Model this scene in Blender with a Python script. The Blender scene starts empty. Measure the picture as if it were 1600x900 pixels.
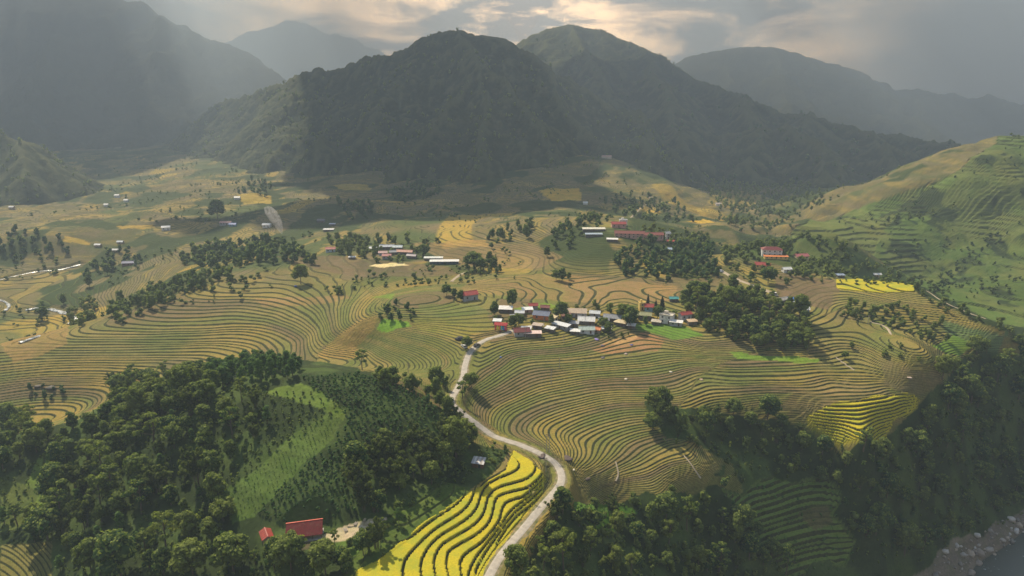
import bpy, bmesh, math, random
import numpy as np
from mathutils import Vector, Matrix, noise as mnoise

sc = bpy.context.scene
COL = sc.collection
R = math.radians

# ------------------------------------------------------------------ camera
CAMZ = 200.0
FPX = 1067.0
PITCH = R(16.7)
cam_d = bpy.data.cameras.new("camera")
cam = bpy.data.objects.new("camera", cam_d)
COL.objects.link(cam)
cam.location = (0, 0, CAMZ)
cam.rotation_euler = (R(90) - PITCH, 0, 0)
cam_d.sensor_width = 36.0
cam_d.lens = 36.0 * FPX / 1600.0
cam_d.clip_start = 1.0
cam_d.clip_end = 40000.0
sc.camera = cam
sc.render.resolution_x, sc.render.resolution_y = 1024, 576

# ------------------------------------------------------------------ exposure
sc.view_settings.view_transform = 'Standard'
sc.view_settings.look = 'None'
sc.view_settings.gamma = 1.0
sc.view_settings.use_curve_mapping = False
sc.view_settings.exposure = EXPOSURE = 0.5

# ------------------------------------------------------------------ sun + sky
SUN_EL = R(46)
SUN_AZ = R(-34)          # measured from the view direction (+Y), negative = left
sun_dir = Vector((math.sin(SUN_AZ) * math.cos(SUN_EL), math.cos(SUN_AZ) * math.cos(SUN_EL), math.sin(SUN_EL)))
sd = bpy.data.lights.new("sun", 'SUN')
sd.energy = 5.0
sd.angle = R(0.6)
sd.color = (1.0, 0.85, 0.62)
sun = bpy.data.objects.new("sun", sd)
COL.objects.link(sun)
sun.rotation_euler = (-sun_dir).to_track_quat('-Z', 'Y').to_euler()

world = bpy.data.worlds.new("World")
sc.world = world
world.use_nodes = True
wn, wl = world.node_tree.nodes, world.node_tree.links
wn.clear()
def W(t, **k):
    n = wn.new(t)
    for a, b in k.items(): setattr(n, a, b)
    return n
w_out = W('ShaderNodeOutputWorld')
sky = W('ShaderNodeTexSky', sky_type='NISHITA', sun_disc=False, sun_elevation=SUN_EL, sun_rotation=SUN_AZ)
sky.air_density = 1.5; sky.dust_density = 3.0
bg = W('ShaderNodeBackground'); bg.inputs['Strength'].default_value = 0.07
tc = W('ShaderNodeTexCoord')
mp = W('ShaderNodeMapping'); mp.inputs['Scale'].default_value = (1.0, 1.0, 2.6)
wl.new(tc.outputs['Generated'], mp.inputs[0])
n1 = W('ShaderNodeTexNoise'); n1.inputs['Scale'].default_value = 5.5; n1.inputs['Detail'].default_value = 9; n1.inputs['Roughness'].default_value = 0.62; n1.inputs['Distortion'].default_value = 0.5
wl.new(mp.outputs[0], n1.inputs['Vector'])
n2 = W('ShaderNodeTexNoise'); n2.inputs['Scale'].default_value = 2.0; n2.inputs['Detail'].default_value = 5
wl.new(mp.outputs[0], n2.inputs['Vector'])
# wide warm glow of the clouds round the sun's azimuth
dot = W('ShaderNodeVectorMath', operation='DOT_PRODUCT')
wl.new(tc.outputs['Generated'], dot.inputs[0])
gd = Vector((math.sin(R(2)), math.cos(R(2)), 0.20)).normalized()
dot.inputs[1].default_value = gd
glow = W('ShaderNodeMapRange', interpolation_type='SMOOTHSTEP')
glow.inputs[1].default_value = 0.86; glow.inputs[2].default_value = 1.0; glow.inputs[3].default_value = 0.0; glow.inputs[4].default_value = 1.0
wl.new(dot.outputs['Value'], glow.inputs[0])
cr = W('ShaderNodeValToRGB')
e = cr.color_ramp.elements
e[0].position = 0.30; e[0].color = (2.2, 1.95, 1.85, 1)
e[1].position = 0.75; e[1].color = (5.5, 4.5, 3.7, 1)
wl.new(n2.outputs['Fac'], cr.inputs[0])
cr2 = W('ShaderNodeValToRGB')
e = cr2.color_ramp.elements
e[0].position = 0.42; e[0].color = (5.6, 4.2, 3.3, 1)
e[1].position = 0.68; e[1].color = (110, 68, 32, 1)
wl.new(n1.outputs['Fac'], cr2.inputs[0])
mxg = W('ShaderNodeMix', data_type='RGBA')
# higher up the cloud turns a cooler grey
sxyz = W('ShaderNodeSeparateXYZ'); wl.new(tc.outputs['Generated'], sxyz.inputs[0])
el = W('ShaderNodeMapRange', interpolation_type='SMOOTHSTEP'); el.inputs[1].default_value = 0.15; el.inputs[2].default_value = 0.6
wl.new(sxyz.outputs['Z'], el.inputs[0])
mxe = W('ShaderNodeMix', data_type='RGBA'); mxe.inputs[7].default_value = (2.9, 3.7, 4.9, 1)
wl.new(el.outputs[0], mxe.inputs[0]); wl.new(cr.outputs[0], mxe.inputs[6])
wl.new(glow.outputs[0], mxg.inputs[0]); wl.new(mxe.outputs[2], mxg.inputs[6]); wl.new(cr2.outputs[0], mxg.inputs[7])
# cloud cover over the clear sky
cov = W('ShaderNodeMapRange'); cov.inputs[1].default_value = 0.2; cov.inputs[2].default_value = 0.55; cov.inputs[3].default_value = 0.55; cov.inputs[4].default_value = 1.0
wl.new(n1.outputs['Fac'], cov.inputs[0])
mxs = W('ShaderNodeMix', data_type='RGBA')
wl.new(cov.outputs[0], mxs.inputs[0]); wl.new(sky.outputs[0], mxs.inputs[6]); wl.new(mxg.outputs[2], mxs.inputs[7])
wl.new(mxs.outputs[2], bg.inputs['Color'])
wl.new(bg.outputs[0], w_out.inputs['Surface'])

# ------------------------------------------------------------------ geometry of the view (used to place things on the ground)
cp, sp = math.cos(PITCH), math.sin(PITCH)
def rays(u, v):
    a = (np.asarray(u, float) - 800) / FPX
    b = (450 - np.asarray(v, float)) / FPX
    return a, cp + b * sp, -sp + b * cp          # x, y, z per unit depth
def at_drop(u, v, D):
    x, y, z = rays(u, v)
    t = D / -z
    return np.stack([x * t, y * t, CAMZ - np.asarray(D, float)], -1)
def at_dist(u, v, d):
    x, y, z = rays(u, v)
    t = d / y
    return np.stack([x * t, np.asarray(d, float) + 0 * t, CAMZ + z * t], -1)
def project(x, y, z):
    z = z - CAMZ
    dep = y * cp - z * sp
    up = y * sp + z * cp
    return 800 + FPX * x / dep, 450 - FPX * up / dep

# numpy value noise
_rs = np.random.RandomState(7)
_tab = _rs.rand(256, 256)
def vnoise(x, y):
    xi = np.floor(x).astype(int); yi = np.floor(y).astype(int)
    fx = x - xi; fy = y - yi
    fx = fx * fx * fx * (fx * (fx * 6 - 15) + 10); fy = fy * fy * fy * (fy * (fy * 6 - 15) + 10)
    a = _tab[xi & 255, yi & 255]; b = _tab[(xi + 1) & 255, yi & 255]
    c = _tab[xi & 255, (yi + 1) & 255]; d = _tab[(xi + 1) & 255, (yi + 1) & 255]
    return (a + (b - a) * fx) * (1 - fy) + (c + (d - c) * fx) * fy
def fbm(x, y, oct=4, gain=0.5):
    s = 0; a = 1; t = 0
    for i in range(oct):
        s = s + a * vnoise(x * 2**i + 17.3 * i, y * 2**i + 5.1 * i); t += a; a *= gain
    return s / t * 2 - 1
def ridged(x, y, oct=4, gain=0.5):
    s = 0; a = 1; t = 0
    for i in range(oct):
        s = s + a * (1 - abs(2 * vnoise(x * 2**i + 31.7 * i, y * 2**i + 9.9 * i) - 1)); t += a; a *= gain
    return s / t
def sstep(a, b, x):
    t = np.clip((x - a) / (b - a), 0, 1); return t * t * (3 - 2 * t)

# ------------------------------------------------------------------ control points of the valley: (u, v, metres below the camera)
CP = [
 # road
 (760,895,158),(800,840,158.5),(850,790,159),(878,750,159),(860,715,158),(800,692,155.5),(762,682,154),(725,590,147.5),(740,550,145.5),(790,522,144),(850,508,143),
 # yellow field between wood and road
 (560,895,152),(640,830,150.5),(720,770,150.5),(790,715,152.5),(700,860,155),(780,780,155.5),
 # plantation hill
 (470,588,127),(560,600,128),(650,622,134),(700,650,140),(400,600,131),(560,700,139),(500,760,144),(475,826,152),(540,820,151.5),(620,760,147),(680,720,147.5),
 (400,660,137),(230,630,152),(300,600,144),(100,668,160),(20,690,167),(300,700,148),(200,760,160),(100,720,166),(50,800,175),(50,890,179),(200,880,170),(350,860,160),(380,780,151),(450,895,160),(450,690,138),
 # hollow behind the hill
 (100,650,187),(560,545,156),
 # bottom right
 (850,860,167),(900,890,177),(1000,880,190),(1100,850,204),(1200,850,215),(1300,880,228),(1400,890,243),(1500,880,248),(1590,820,250),(1440,896,248),
 (950,795,180),(1050,795,181),(905,765,168),(940,745,169.5),(1100,750,179),(1000,770,176),(1050,700,171),
 # terraced spur
 (1000,700,169),(1000,640,162.5),(1000,600,157),(1000,560,152),(1000,520,148.2),(880,640,160),(800,640,157),(740,640,152.5),(760,600,150.5),(880,600,155.5),(800,560,149.5),(870,560,150.5),(900,690,164.5),(850,680,161),
 (1080,640,163.5),(1100,590,158.5),(1100,560,153),(1200,560,153.5),(1200,600,159.5),(1300,600,161),(1300,570,155.5),(1390,610,163),(1100,535,148),(1240,570,155),
 (1150,650,169),(1150,700,182),(1200,760,194),(1290,650,169),(1350,690,174.5),(1300,730,191),(1430,625,167),(1450,710,197),(1500,780,224),(1500,850,243),(1590,700,217),(1590,600,192),(1540,565,166),(1590,545,161),(1470,600,161),
 (1350,560,154.5),(1300,520,149),(1400,520,151),(1500,520,153.5),(1590,532,156),(1230,640,168),(1330,660,170.5),(1400,640,169),
 (1440,452,147),(1300,430,143),(1200,442,141),(1350,480,147),(1530,500,152.5),(1200,500,144),(1150,520,147),
 # hillside on the right
 (1590,440,175),(1500,400,178),(1400,385,172),(1300,352,166),(1590,300,120),(1596,215,72),(1500,266,100),(1500,330,141),(1400,303,130),(1260,348,162),(1450,440,195),
 # middle of the valley
 (700,440,143),(900,440,142),(900,400,138),(980,372,132),(980,348,130),(1050,405,144),(850,400,142),(1140,430,143),(900,480,142.5),(850,490,142.6),(700,490,141),(620,500,143),(560,510,147),(480,530,160),(620,540,150.5),(660,580,152),(600,570,156),
 (400,480,156.5),(300,482,157.5),(190,503,161),(130,520,164),(100,545,168),(30,562,171),(0,548,168),(200,560,171),(400,540,166),(100,600,179),(200,600,178),(30,640,186),(300,560,170.5),(300,520,163.5),(450,500,158),(450,440,151),(360,446,152),(250,470,157),(500,400,150),(600,400,147),(650,420,146),
 (120,505,190),(50,532,191),(60,480,191.5),(100,490,191),(10,470,192),(120,415,190),(60,425,191),(0,437,192),(150,450,187),(240,440,176),(300,420,167),(250,370,175),(50,375,170),(30,405,186),(400,395,157),(150,330,178),(300,320,176),(500,340,161),(400,290,176),(600,310,166),(750,330,158),(850,310,155),(700,295,170),
 (250,260,188),(450,250,170),(100,252,190),(400,232,184),(900,272,147),(950,247,131),(1050,300,162),(1100,340,166),(1200,352,184),(1150,380,170),(1200,392,139),(1250,380,143),(1350,405,152),(1100,378,152),
]
WP = [ # hidden or outside the frame: (x, y, z)
 (330,545,12),(420,500,10),(250,620,15),(620,1250,20),(900,900,130),(1000,1200,60),(1050,1700,-30),(500,1150,10),(300,1300,20),
 (-700,700,10),(-1200,1400,8),(-900,2600,5),(0,2800,-10),(1500,2600,-70),(0,3800,-30),(-2500,3800,-20),(2500,3800,-90),
 (-60,120,58),(60,120,40),(-200,150,20),(250,180,-40),(400,330,-52),(520,420,-45),(-420,420,20),(-300,250,25),(600,520,-20),
]
P = np.array([at_drop(*c) for c in CP] + [np.array(w, float) for w in WP])
SC_ = 300.0
def _phi(r2): return 0.5 * r2 * np.log(r2 + 1e-9)
def tps_fit(P, lam=2e-4):
    X = P[:, :2] / SC_; n = len(X)
    d2 = ((X[:, None] - X[None]) ** 2).sum(-1)
    K = _phi(d2) + lam * np.eye(n) * 1.0
    Q = np.c_[np.ones(n), X]
    A = np.zeros((n + 3, n + 3)); A[:n, :n] = K; A[:n, n:] = Q; A[n:, :n] = Q.T
    return np.linalg.solve(A, np.r_[P[:, 2], 0, 0, 0]), X
TW, TX = tps_fit(P)
def base_h(x, y):
    sh = np.shape(x); x = np.ravel(x) / SC_; y = np.ravel(y) / SC_
    out = np.empty(len(x)); n = len(TX)
    for i in range(0, len(x), 20000):
        xs, ys = x[i:i+20000], y[i:i+20000]
        r2 = (xs[:, None] - TX[:, 0]) ** 2 + (ys[:, None] - TX[:, 1]) ** 2
        r2 += 1e-9
        out[i:i+20000] = (0.5 * r2 * np.log(r2)) @ TW[:n] + TW[n] + TW[n+1] * xs + TW[n+2] * ys
    return out.reshape(sh)
QG = 1.4

# ------------------------------------------------------------------ raster of the bare ground, for finding where a line of sight lands
GX0, GX1, GY0, GY1, GS = -1500.0, 1500.0, 100.0, 2500.0, 5.0
_gx = np.arange(GX0, GX1 + 1, GS); _gy = np.arange(GY0, GY1 + 1, GS)
_GXX, _GYY = np.meshgrid(_gx, _gy, indexing='ij')
_GZ = base_h(_GXX, _GYY)
def grid_h(x, y):
    fx = np.clip((np.asarray(x, float) - GX0) / GS, 0, len(_gx) - 1.001); fy = np.clip((np.asarray(y, float) - GY0) / GS, 0, len(_gy) - 1.001)
    i = fx.astype(int); j = fy.astype(int); a = fx - i; b = fy - j
    return (_GZ[i, j] * (1 - a) * (1 - b) + _GZ[i + 1, j] * a * (1 - b) + _GZ[i, j + 1] * (1 - a) * b + _GZ[i + 1, j + 1] * a * b)
def hit(u, v, zfun=grid_h):
    """where the line of sight through photo pixel (u, v) lands on the bare ground -> x, y, z"""
    u = np.atleast_1d(np.asarray(u, float)); v = np.atleast_1d(np.asarray(v, float))
    rx, ry, rz = rays(u, v)
    rx = rx / ry; rz = rz / ry
    ds = 140 * (2450 / 140.0) ** np.linspace(0, 1, 700)
    done = np.zeros(len(u), bool); yy = np.full(len(u), 2400.0)
    prev = np.full(len(u), 1e9); pd = ds[0]
    for d in ds:
        gap = CAMZ + rz * d - zfun(rx * d, np.full(len(u), d))
        h = (~done) & (gap <= 0)
        t = np.where(h, prev / np.maximum(prev - gap, 1e-6), 0)
        yy = np.where(h, pd + (d - pd) * np.clip(t, 0, 1), yy)
        done |= h; prev = gap; pd = d
    return np.stack([rx * yy, yy, zfun(rx * yy, yy)], -1)
def in_poly(x, y, poly):
    x = np.asarray(x); y = np.asarray(y); inside = np.zeros(x.shape, bool)
    n = len(poly); j = n - 1
    for i in range(n):
        xi, yi = poly[i]; xj, yj = poly[j]
        c = ((yi > y) != (yj > y)) & (x < (xj - xi) * (y - yi) / ((yj - yi) if yj != yi else 1e-9) + xi)
        inside ^= c; j = i
    return inside
def world_poly(pts):
    pts = list(pts); dense = []
    for i in range(len(pts)):
        a = pts[i]; b = pts[(i + 1) % len(pts)]
        n = max(1, int(math.hypot(b[0] - a[0], b[1] - a[1]) // 25))
        for k in range(n): dense.append((a[0] + (b[0] - a[0]) * k / n, a[1] + (b[1] - a[1]) * k / n))
    h = hit([p[0] for p in dense], [p[1] for p in dense])
    return h[:, :2]
def smooth_line(pts, n=8):
    pts = np.array(pts, float); out = []
    for i in range(len(pts) - 1):
        p0 = pts[max(i - 1, 0)]; p1 = pts[i]; p2 = pts[i + 1]; p3 = pts[min(i + 2, len(pts) - 1)]
        for k in range(n):
            t = k / n
            out.append(0.5 * ((2 * p1) + (-p0 + p2) * t + (2*p0 - 5*p1 + 4*p2 - p3) * t*t + (-p0 + 3*p1 - 3*p2 + p3) * t**3))
    out.append(pts[-1]); return np.array(out)

# ------------------------------------------------------------------ lines on the ground: roads, tracks and streams
def ground_line(pts, n=8):
    h = hit([p[0] for p in pts], [p[1] for p in pts])
    l = smooth_line(h, n)
    for _ in range(6): l[1:-1, 2] = 0.25 * l[:-2, 2] + 0.5 * l[1:-1, 2] + 0.25 * l[2:, 2]
    return l
ROAD = ground_line([(748,940),(762,905),(783,868),(815,830),(848,790),(876,755),(872,730),(850,712),(812,695),(775,683),(752,668),(722,645),(705,628),(716,605),(724,588),(727,570),(735,550),(755,533),(785,523),(815,512),(850,508)], 10)
TRACKS = [ # (points, width)
 ([(1122,420),(1150,436),(1180,447),(1205,457)], 5.0),
 ([(705,440),(718,430),(732,424)], 3.2),
 ([(1180,462),(1215,466),(1250,478)], 3.0),
 ([(1360,503),(1385,512),(1393,524)], 1.6),
 ([(1448,456),(1480,476),(1540,500)], 1.6),
 ([(1306,560),(1320,570),(1335,580)], 1.3),
 ([(985,340),(1000,327),(1012,318)], 2.5),
 ([(962,722),(966,740),(962,752)], 0.9),
 ([(1068,713),(1085,735),(1095,750)], 0.9),
]
TRACKS = [(ground_line(p, 6), w) for p, w in TRACKS]
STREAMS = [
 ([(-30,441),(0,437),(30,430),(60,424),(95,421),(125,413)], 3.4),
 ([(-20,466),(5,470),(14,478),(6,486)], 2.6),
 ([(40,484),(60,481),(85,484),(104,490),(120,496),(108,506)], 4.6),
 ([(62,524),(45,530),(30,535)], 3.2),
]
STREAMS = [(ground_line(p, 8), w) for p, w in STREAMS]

def line_dist(x, y, line):
    """distance to a polyline and the height of its nearest point"""
    best = np.full(x.shape, 1e9); bz = np.zeros(x.shape)
    for a, b in zip(line[:-1], line[1:]):
        d = b[:2] - a[:2]; L2 = (d ** 2).sum() + 1e-9
        t = np.clip(((x - a[0]) * d[0] + (y - a[1]) * d[1]) / L2, 0, 1)
        r = np.hypot(x - a[0] - t * d[0], y - a[1] - t * d[1])
        m = r < best
        best[m] = r[m]; bz[m] = (a[2] + t * (b[2] - a[2]))[m]
    return best, bz

# ------------------------------------------------------------------ land cover
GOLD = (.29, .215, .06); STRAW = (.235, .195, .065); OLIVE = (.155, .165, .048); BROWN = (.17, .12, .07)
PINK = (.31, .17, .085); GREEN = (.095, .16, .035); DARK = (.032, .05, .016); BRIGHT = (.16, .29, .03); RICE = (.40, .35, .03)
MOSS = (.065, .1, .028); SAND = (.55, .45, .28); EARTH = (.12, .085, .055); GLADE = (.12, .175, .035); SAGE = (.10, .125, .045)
# (outline in photo pixels, colour, colour strength, terrace strength, ) painted in order
COVER = [
 ('hillside', [(1235,362),(1330,325),(1420,290),(1500,255),(1610,200),(1900,120),(2100,600),(1760,580),(1640,530),(1560,505),(1440,446),(1390,412),(1340,380)], (.085,.135,.03), .9, .5),
 ('hillside_low', [(1235,362),(1300,345),(1400,330),(1370,385),(1340,400)], (.13,.145,.04), .7, .5),
 ('hill_wood', [(1150,400),(1200,372),(1290,372),(1400,420),(1440,450),(1300,432),(1200,410)], MOSS, .9, .1),
 ('gorge', [(1430,455),(1600,535),(1640,560),(1640,520),(1560,505),(1440,446)], DARK, 1, 0),
 ('ploughed_a', [(1212,425),(1305,436),(1310,470),(1295,485),(1215,468)], BROWN, .9, .35),
 ('stubble_a', [(1300,455),(1380,462),(1440,460),(1480,490),(1380,500),(1300,480)], STRAW, .5, 1),
 ('stubble_b', [(1265,500),(1340,500),(1385,515),(1300,545),(1265,530)], STRAW, .6, 1),
 ('teal_terraces', [(1470,500),(1600,535),(1600,560),(1560,550),(1500,540),(1480,520)], (.11,.19,.08), .8, 1),
 ('green_right', [(1455,540),(1490,522),(1530,540),(1500,560)], BRIGHT, .8, .6),
 ('brown_right', [(1370,560),(1470,590),(1478,615),(1440,622),(1380,600)], (.19,.15,.07), .8, .6),
 ('stubble_c', [(1265,590),(1390,610),(1400,622),(1300,640),(1215,650)], (.24,.17,.08), .6, 1),
 ('ochre_slope', [(495,552),(560,503),(592,495),(588,515),(560,540),(560,560),(500,562)], (.33,.22,.07), .9, 1),
 ('bright_a', [(590,517),(600,500),(640,503),(645,513),(605,520)], BRIGHT, 1, .1),
 ('bright_b', [(580,465),(620,460),(615,470)], BRIGHT, .6, .3),
 ('village_grass', [(800,483),(850,473),(880,478),(820,490)], BRIGHT, .7, .1),
 ('garden', [(990,505),(1060,503),(1100,525),(1050,528),(1000,515)], (.11,.22,.03), .9, .4),
 ('drying', [(925,545),(1010,517),(1040,530),(1030,548),(950,556)], PINK, .9, 1),
 ('drying_b', [(950,530),(990,520),(1005,524),(980,536),(940,538)], (.45,.27,.12), .9, 1),
 ('orange_fields', [(735,440),(860,425),(1060,445),(1060,470),(960,475),(820,465),(720,455)], (.34,.215,.09), .55, 1),
 ('far_brown', [(640,380),(830,380),(880,400),(840,420),(720,415)], (.25,.17,.085), .7, .5),
 ('ploughed_b', [(430,400),(520,400),(700,415),(720,430),(560,432),(470,415)], (.17,.125,.075), .7, .4),
 ('pale_lot', [(576,415),(590,411),(625,410),(640,413),(600,418)], (.75,.62,.35), 1, 0),
 ('left_gold', [(0,540),(50,520),(110,515),(105,540),(60,560),(20,570)], (.31,.2,.075), .75, .4),
 ('rows_pink', [(400,463),(540,460),(550,465),(500,475),(410,478)], (.32,.19,.09), .6, 1),
 ('mid_green', [(655,478),(745,475),(770,492),(700,500),(660,492)], (.14,.17,.05), .7, .7),
 ('mid_olive', [(640,500),(760,490),(770,510),(720,530),(660,520)], (.21,.20,.045), .7, .8),
 ('far_gold_a', [(842,300),(905,298),(910,312),(860,314)], (.55,.35,.05), .9, .2),
 ('far_gold_b', [(1072,345),(1100,338),(1122,346),(1100,352)], (.55,.35,.05), .9, .3),
 ('far_gold_c', [(1105,310),(1130,300),(1190,305),(1190,315),(1150,318)], (.36,.26,.06), .7, .4),
 ('far_gold_d', [(180,352),(240,350),(242,358),(190,358)], (.42,.28,.05), .8, .3),
 ('far_gold_e', [(100,370),(130,373),(140,383),(100,378)], (.5,.33,.06), .8, .3),
 ('far_gold_f', [(370,308),(425,306),(425,317),(380,316)], (.45,.31,.06), .8, .3),
 ('far_gold_g', [(520,290),(575,288),(580,296),(530,297)], (.45,.31,.06), .7, .3),
 ('far_gold_h', [(700,378),(760,374),(765,384),(690,386)], (.42,.26,.08), .8, .3),
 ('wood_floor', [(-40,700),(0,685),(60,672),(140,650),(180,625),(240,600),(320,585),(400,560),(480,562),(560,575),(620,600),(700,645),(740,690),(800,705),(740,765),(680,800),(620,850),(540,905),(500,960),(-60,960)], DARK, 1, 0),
 ('plantation', [(350,770),(400,735),(450,690),(480,670),(520,640),(535,655),(520,685),(470,730),(440,770),(400,810),(365,820)], (.09,.14,.032), 1, 0),
 ('glade_a', [(410,612),(470,600),(500,612),(545,640),(540,655),(490,635),(430,620)], GLADE, 1, 0),
 ('glade_b', [(60,715),(85,705),(90,760),(75,790),(20,800),(40,760)], GLADE, 1, 0),
 ('glade_c', [(0,745),(60,770),(40,820),(0,830)], (.09,.12,.03), 1, 0),
 ('small_terraces', [(0,850),(80,850),(85,900),(0,910)], (.16,.15,.05), 1, 1),
 ('yard', [(500,835),(530,825),(585,812),(610,815),(560,842),(515,850)], (.50,.42,.30), 1, 0),
 ('yard_grass', [(510,852),(565,842),(615,820),(600,850),(540,875)], GREEN, 1, 0),
 ('house_ledge', [(440,845),(500,838),(505,870),(450,880)], (.10,.085,.05), .9, 0),
 ('field_edge', [(560,860),(620,800),(700,755),(740,765),(700,800),(620,860),(560,905),(530,905)], (.08,.12,.025), 1, .6),
 ('yellow_fore', [(545,905),(600,868),(650,826),(700,792),(740,768),(790,735),(802,704),(826,718),(852,742),(846,768),(800,822),(752,905),(740,950),(520,950)], RICE, 1, 1),
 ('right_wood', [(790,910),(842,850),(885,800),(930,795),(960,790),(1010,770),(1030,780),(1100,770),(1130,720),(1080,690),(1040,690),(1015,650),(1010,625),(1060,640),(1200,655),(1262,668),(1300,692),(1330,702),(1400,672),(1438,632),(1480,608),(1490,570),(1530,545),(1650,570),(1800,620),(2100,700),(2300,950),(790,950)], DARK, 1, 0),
 ('fallow_terraces', [(1040,700),(1130,715),(1130,740),(1100,760),(1160,770),(1140,720)], (.20,.19,.05), .9, 1),
 ('green_terraces', [(1125,765),(1160,772),(1200,742),(1255,752),(1290,740),(1318,775),(1300,800),(1338,840),(1322,880),(1268,880),(1250,915),(1215,885),(1190,850),(1150,838),(1158,800)], (.12,.18,.04), .9, 1),
 ('bare_spot', [(1240,790),(1290,785),(1300,810),(1270,825)], (.12,.10,.05), .8, .5),
 ('banana', [(900,790),(960,780),(1000,800),(960,830),(920,820)], (.09,.19,.02), .9, 0),
 ('yellow_right', [(1262,650),(1300,634),(1405,614),(1435,620),(1437,636),(1395,660),(1392,668),(1380,690),(1310,695),(1268,665)], RICE, 1, 1),
 ('terr_mid', [(650,440),(735,430),(860,420),(1000,432),(1060,440),(1075,462),(1000,478),(960,484),(820,472),(720,458)], OLIVE, 0, 1),
 ('terr_left', [(-200,545),(0,540),(130,505),(190,490),(300,450),(365,435),(490,425),(560,440),(600,475),(575,500),(500,545),(480,600),(300,640),(0,720),(-200,740)], OLIVE, 0, 1),
 ('terr_right', [(1135,566),(1180,552),(1262,560),(1262,505),(1320,480),(1470,480),(1600,540),(1560,565),(1480,625),(1260,670),(1050,655),(1078,618),(1090,590)], OLIVE, 0, 1),
 ('yellow_far', [(1307,436),(1400,437),(1432,448),(1428,457),(1380,458),(1306,449)], RICE, 1, 1),
 ('green_strip', [(1140,552),(1280,562),(1275,568),(1150,560)], BRIGHT, .8, .2),
 ('gravel', [(1425,905),(1470,862),(1530,830),(1600,795),(1750,770),(1850,950),(1400,950)], (.20,.17,.14), 1, 0),
]
COVER = [(n, world_poly(p), c, a, t) for n, p, c, a, t in COVER]
POLY = {n: p for n, p, c, a, t in COVER}

# level building plots: (u, v, radius)
PADS = []          # filled below: x, y, z, r
def pad_list(spec):
    h = hit([s[0] for s in spec], [s[1] for s in spec])
    return [(h[i][0], h[i][1], h[i][2], spec[i][2]) for i in range(len(spec))]
PADS = pad_list([(475,838,9),(748,726,3.5),(733,470,7),(790,488,6)])

# the road bed, plots and stream beds are pressed into the ground
def soft_h(x, y, z):
    T = np.ones(x.shape)
    for line, w, depth in [(ROAD, 2.4, 0.0)] + [(l, ww / 2, 0.0) for l, ww in TRACKS if ww > 1.8] + [(l, ww / 2, -0.8) for l, ww in STREAMS]:
        m = (x > line[:, 0].min() - 14) & (x < line[:, 0].max() + 14) & (y > line[:, 1].min() - 14) & (y < line[:, 1].max() + 14)
        if not m.any(): continue
        d, lz = line_dist(x[m], y[m], line)
        k = 1 - sstep(w + 1.0, w + 6.0, d)
        z[m] = z[m] * (1 - k) + (lz + depth) * k
        T[m] = np.minimum(T[m], sstep(w + .8, w + 1.6, d))
    for px, py, pz, r in PADS:
        m = (abs(x - px) < r + 8) & (abs(y - py) < r + 8)
        d = np.hypot(x[m] - px, y[m] - py); k = 1 - sstep(r, r + 4, d)
        z[m] = z[m] * (1 - k) + pz * k
        T[m] = np.minimum(T[m], 1 - k)
    return z, T

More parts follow.
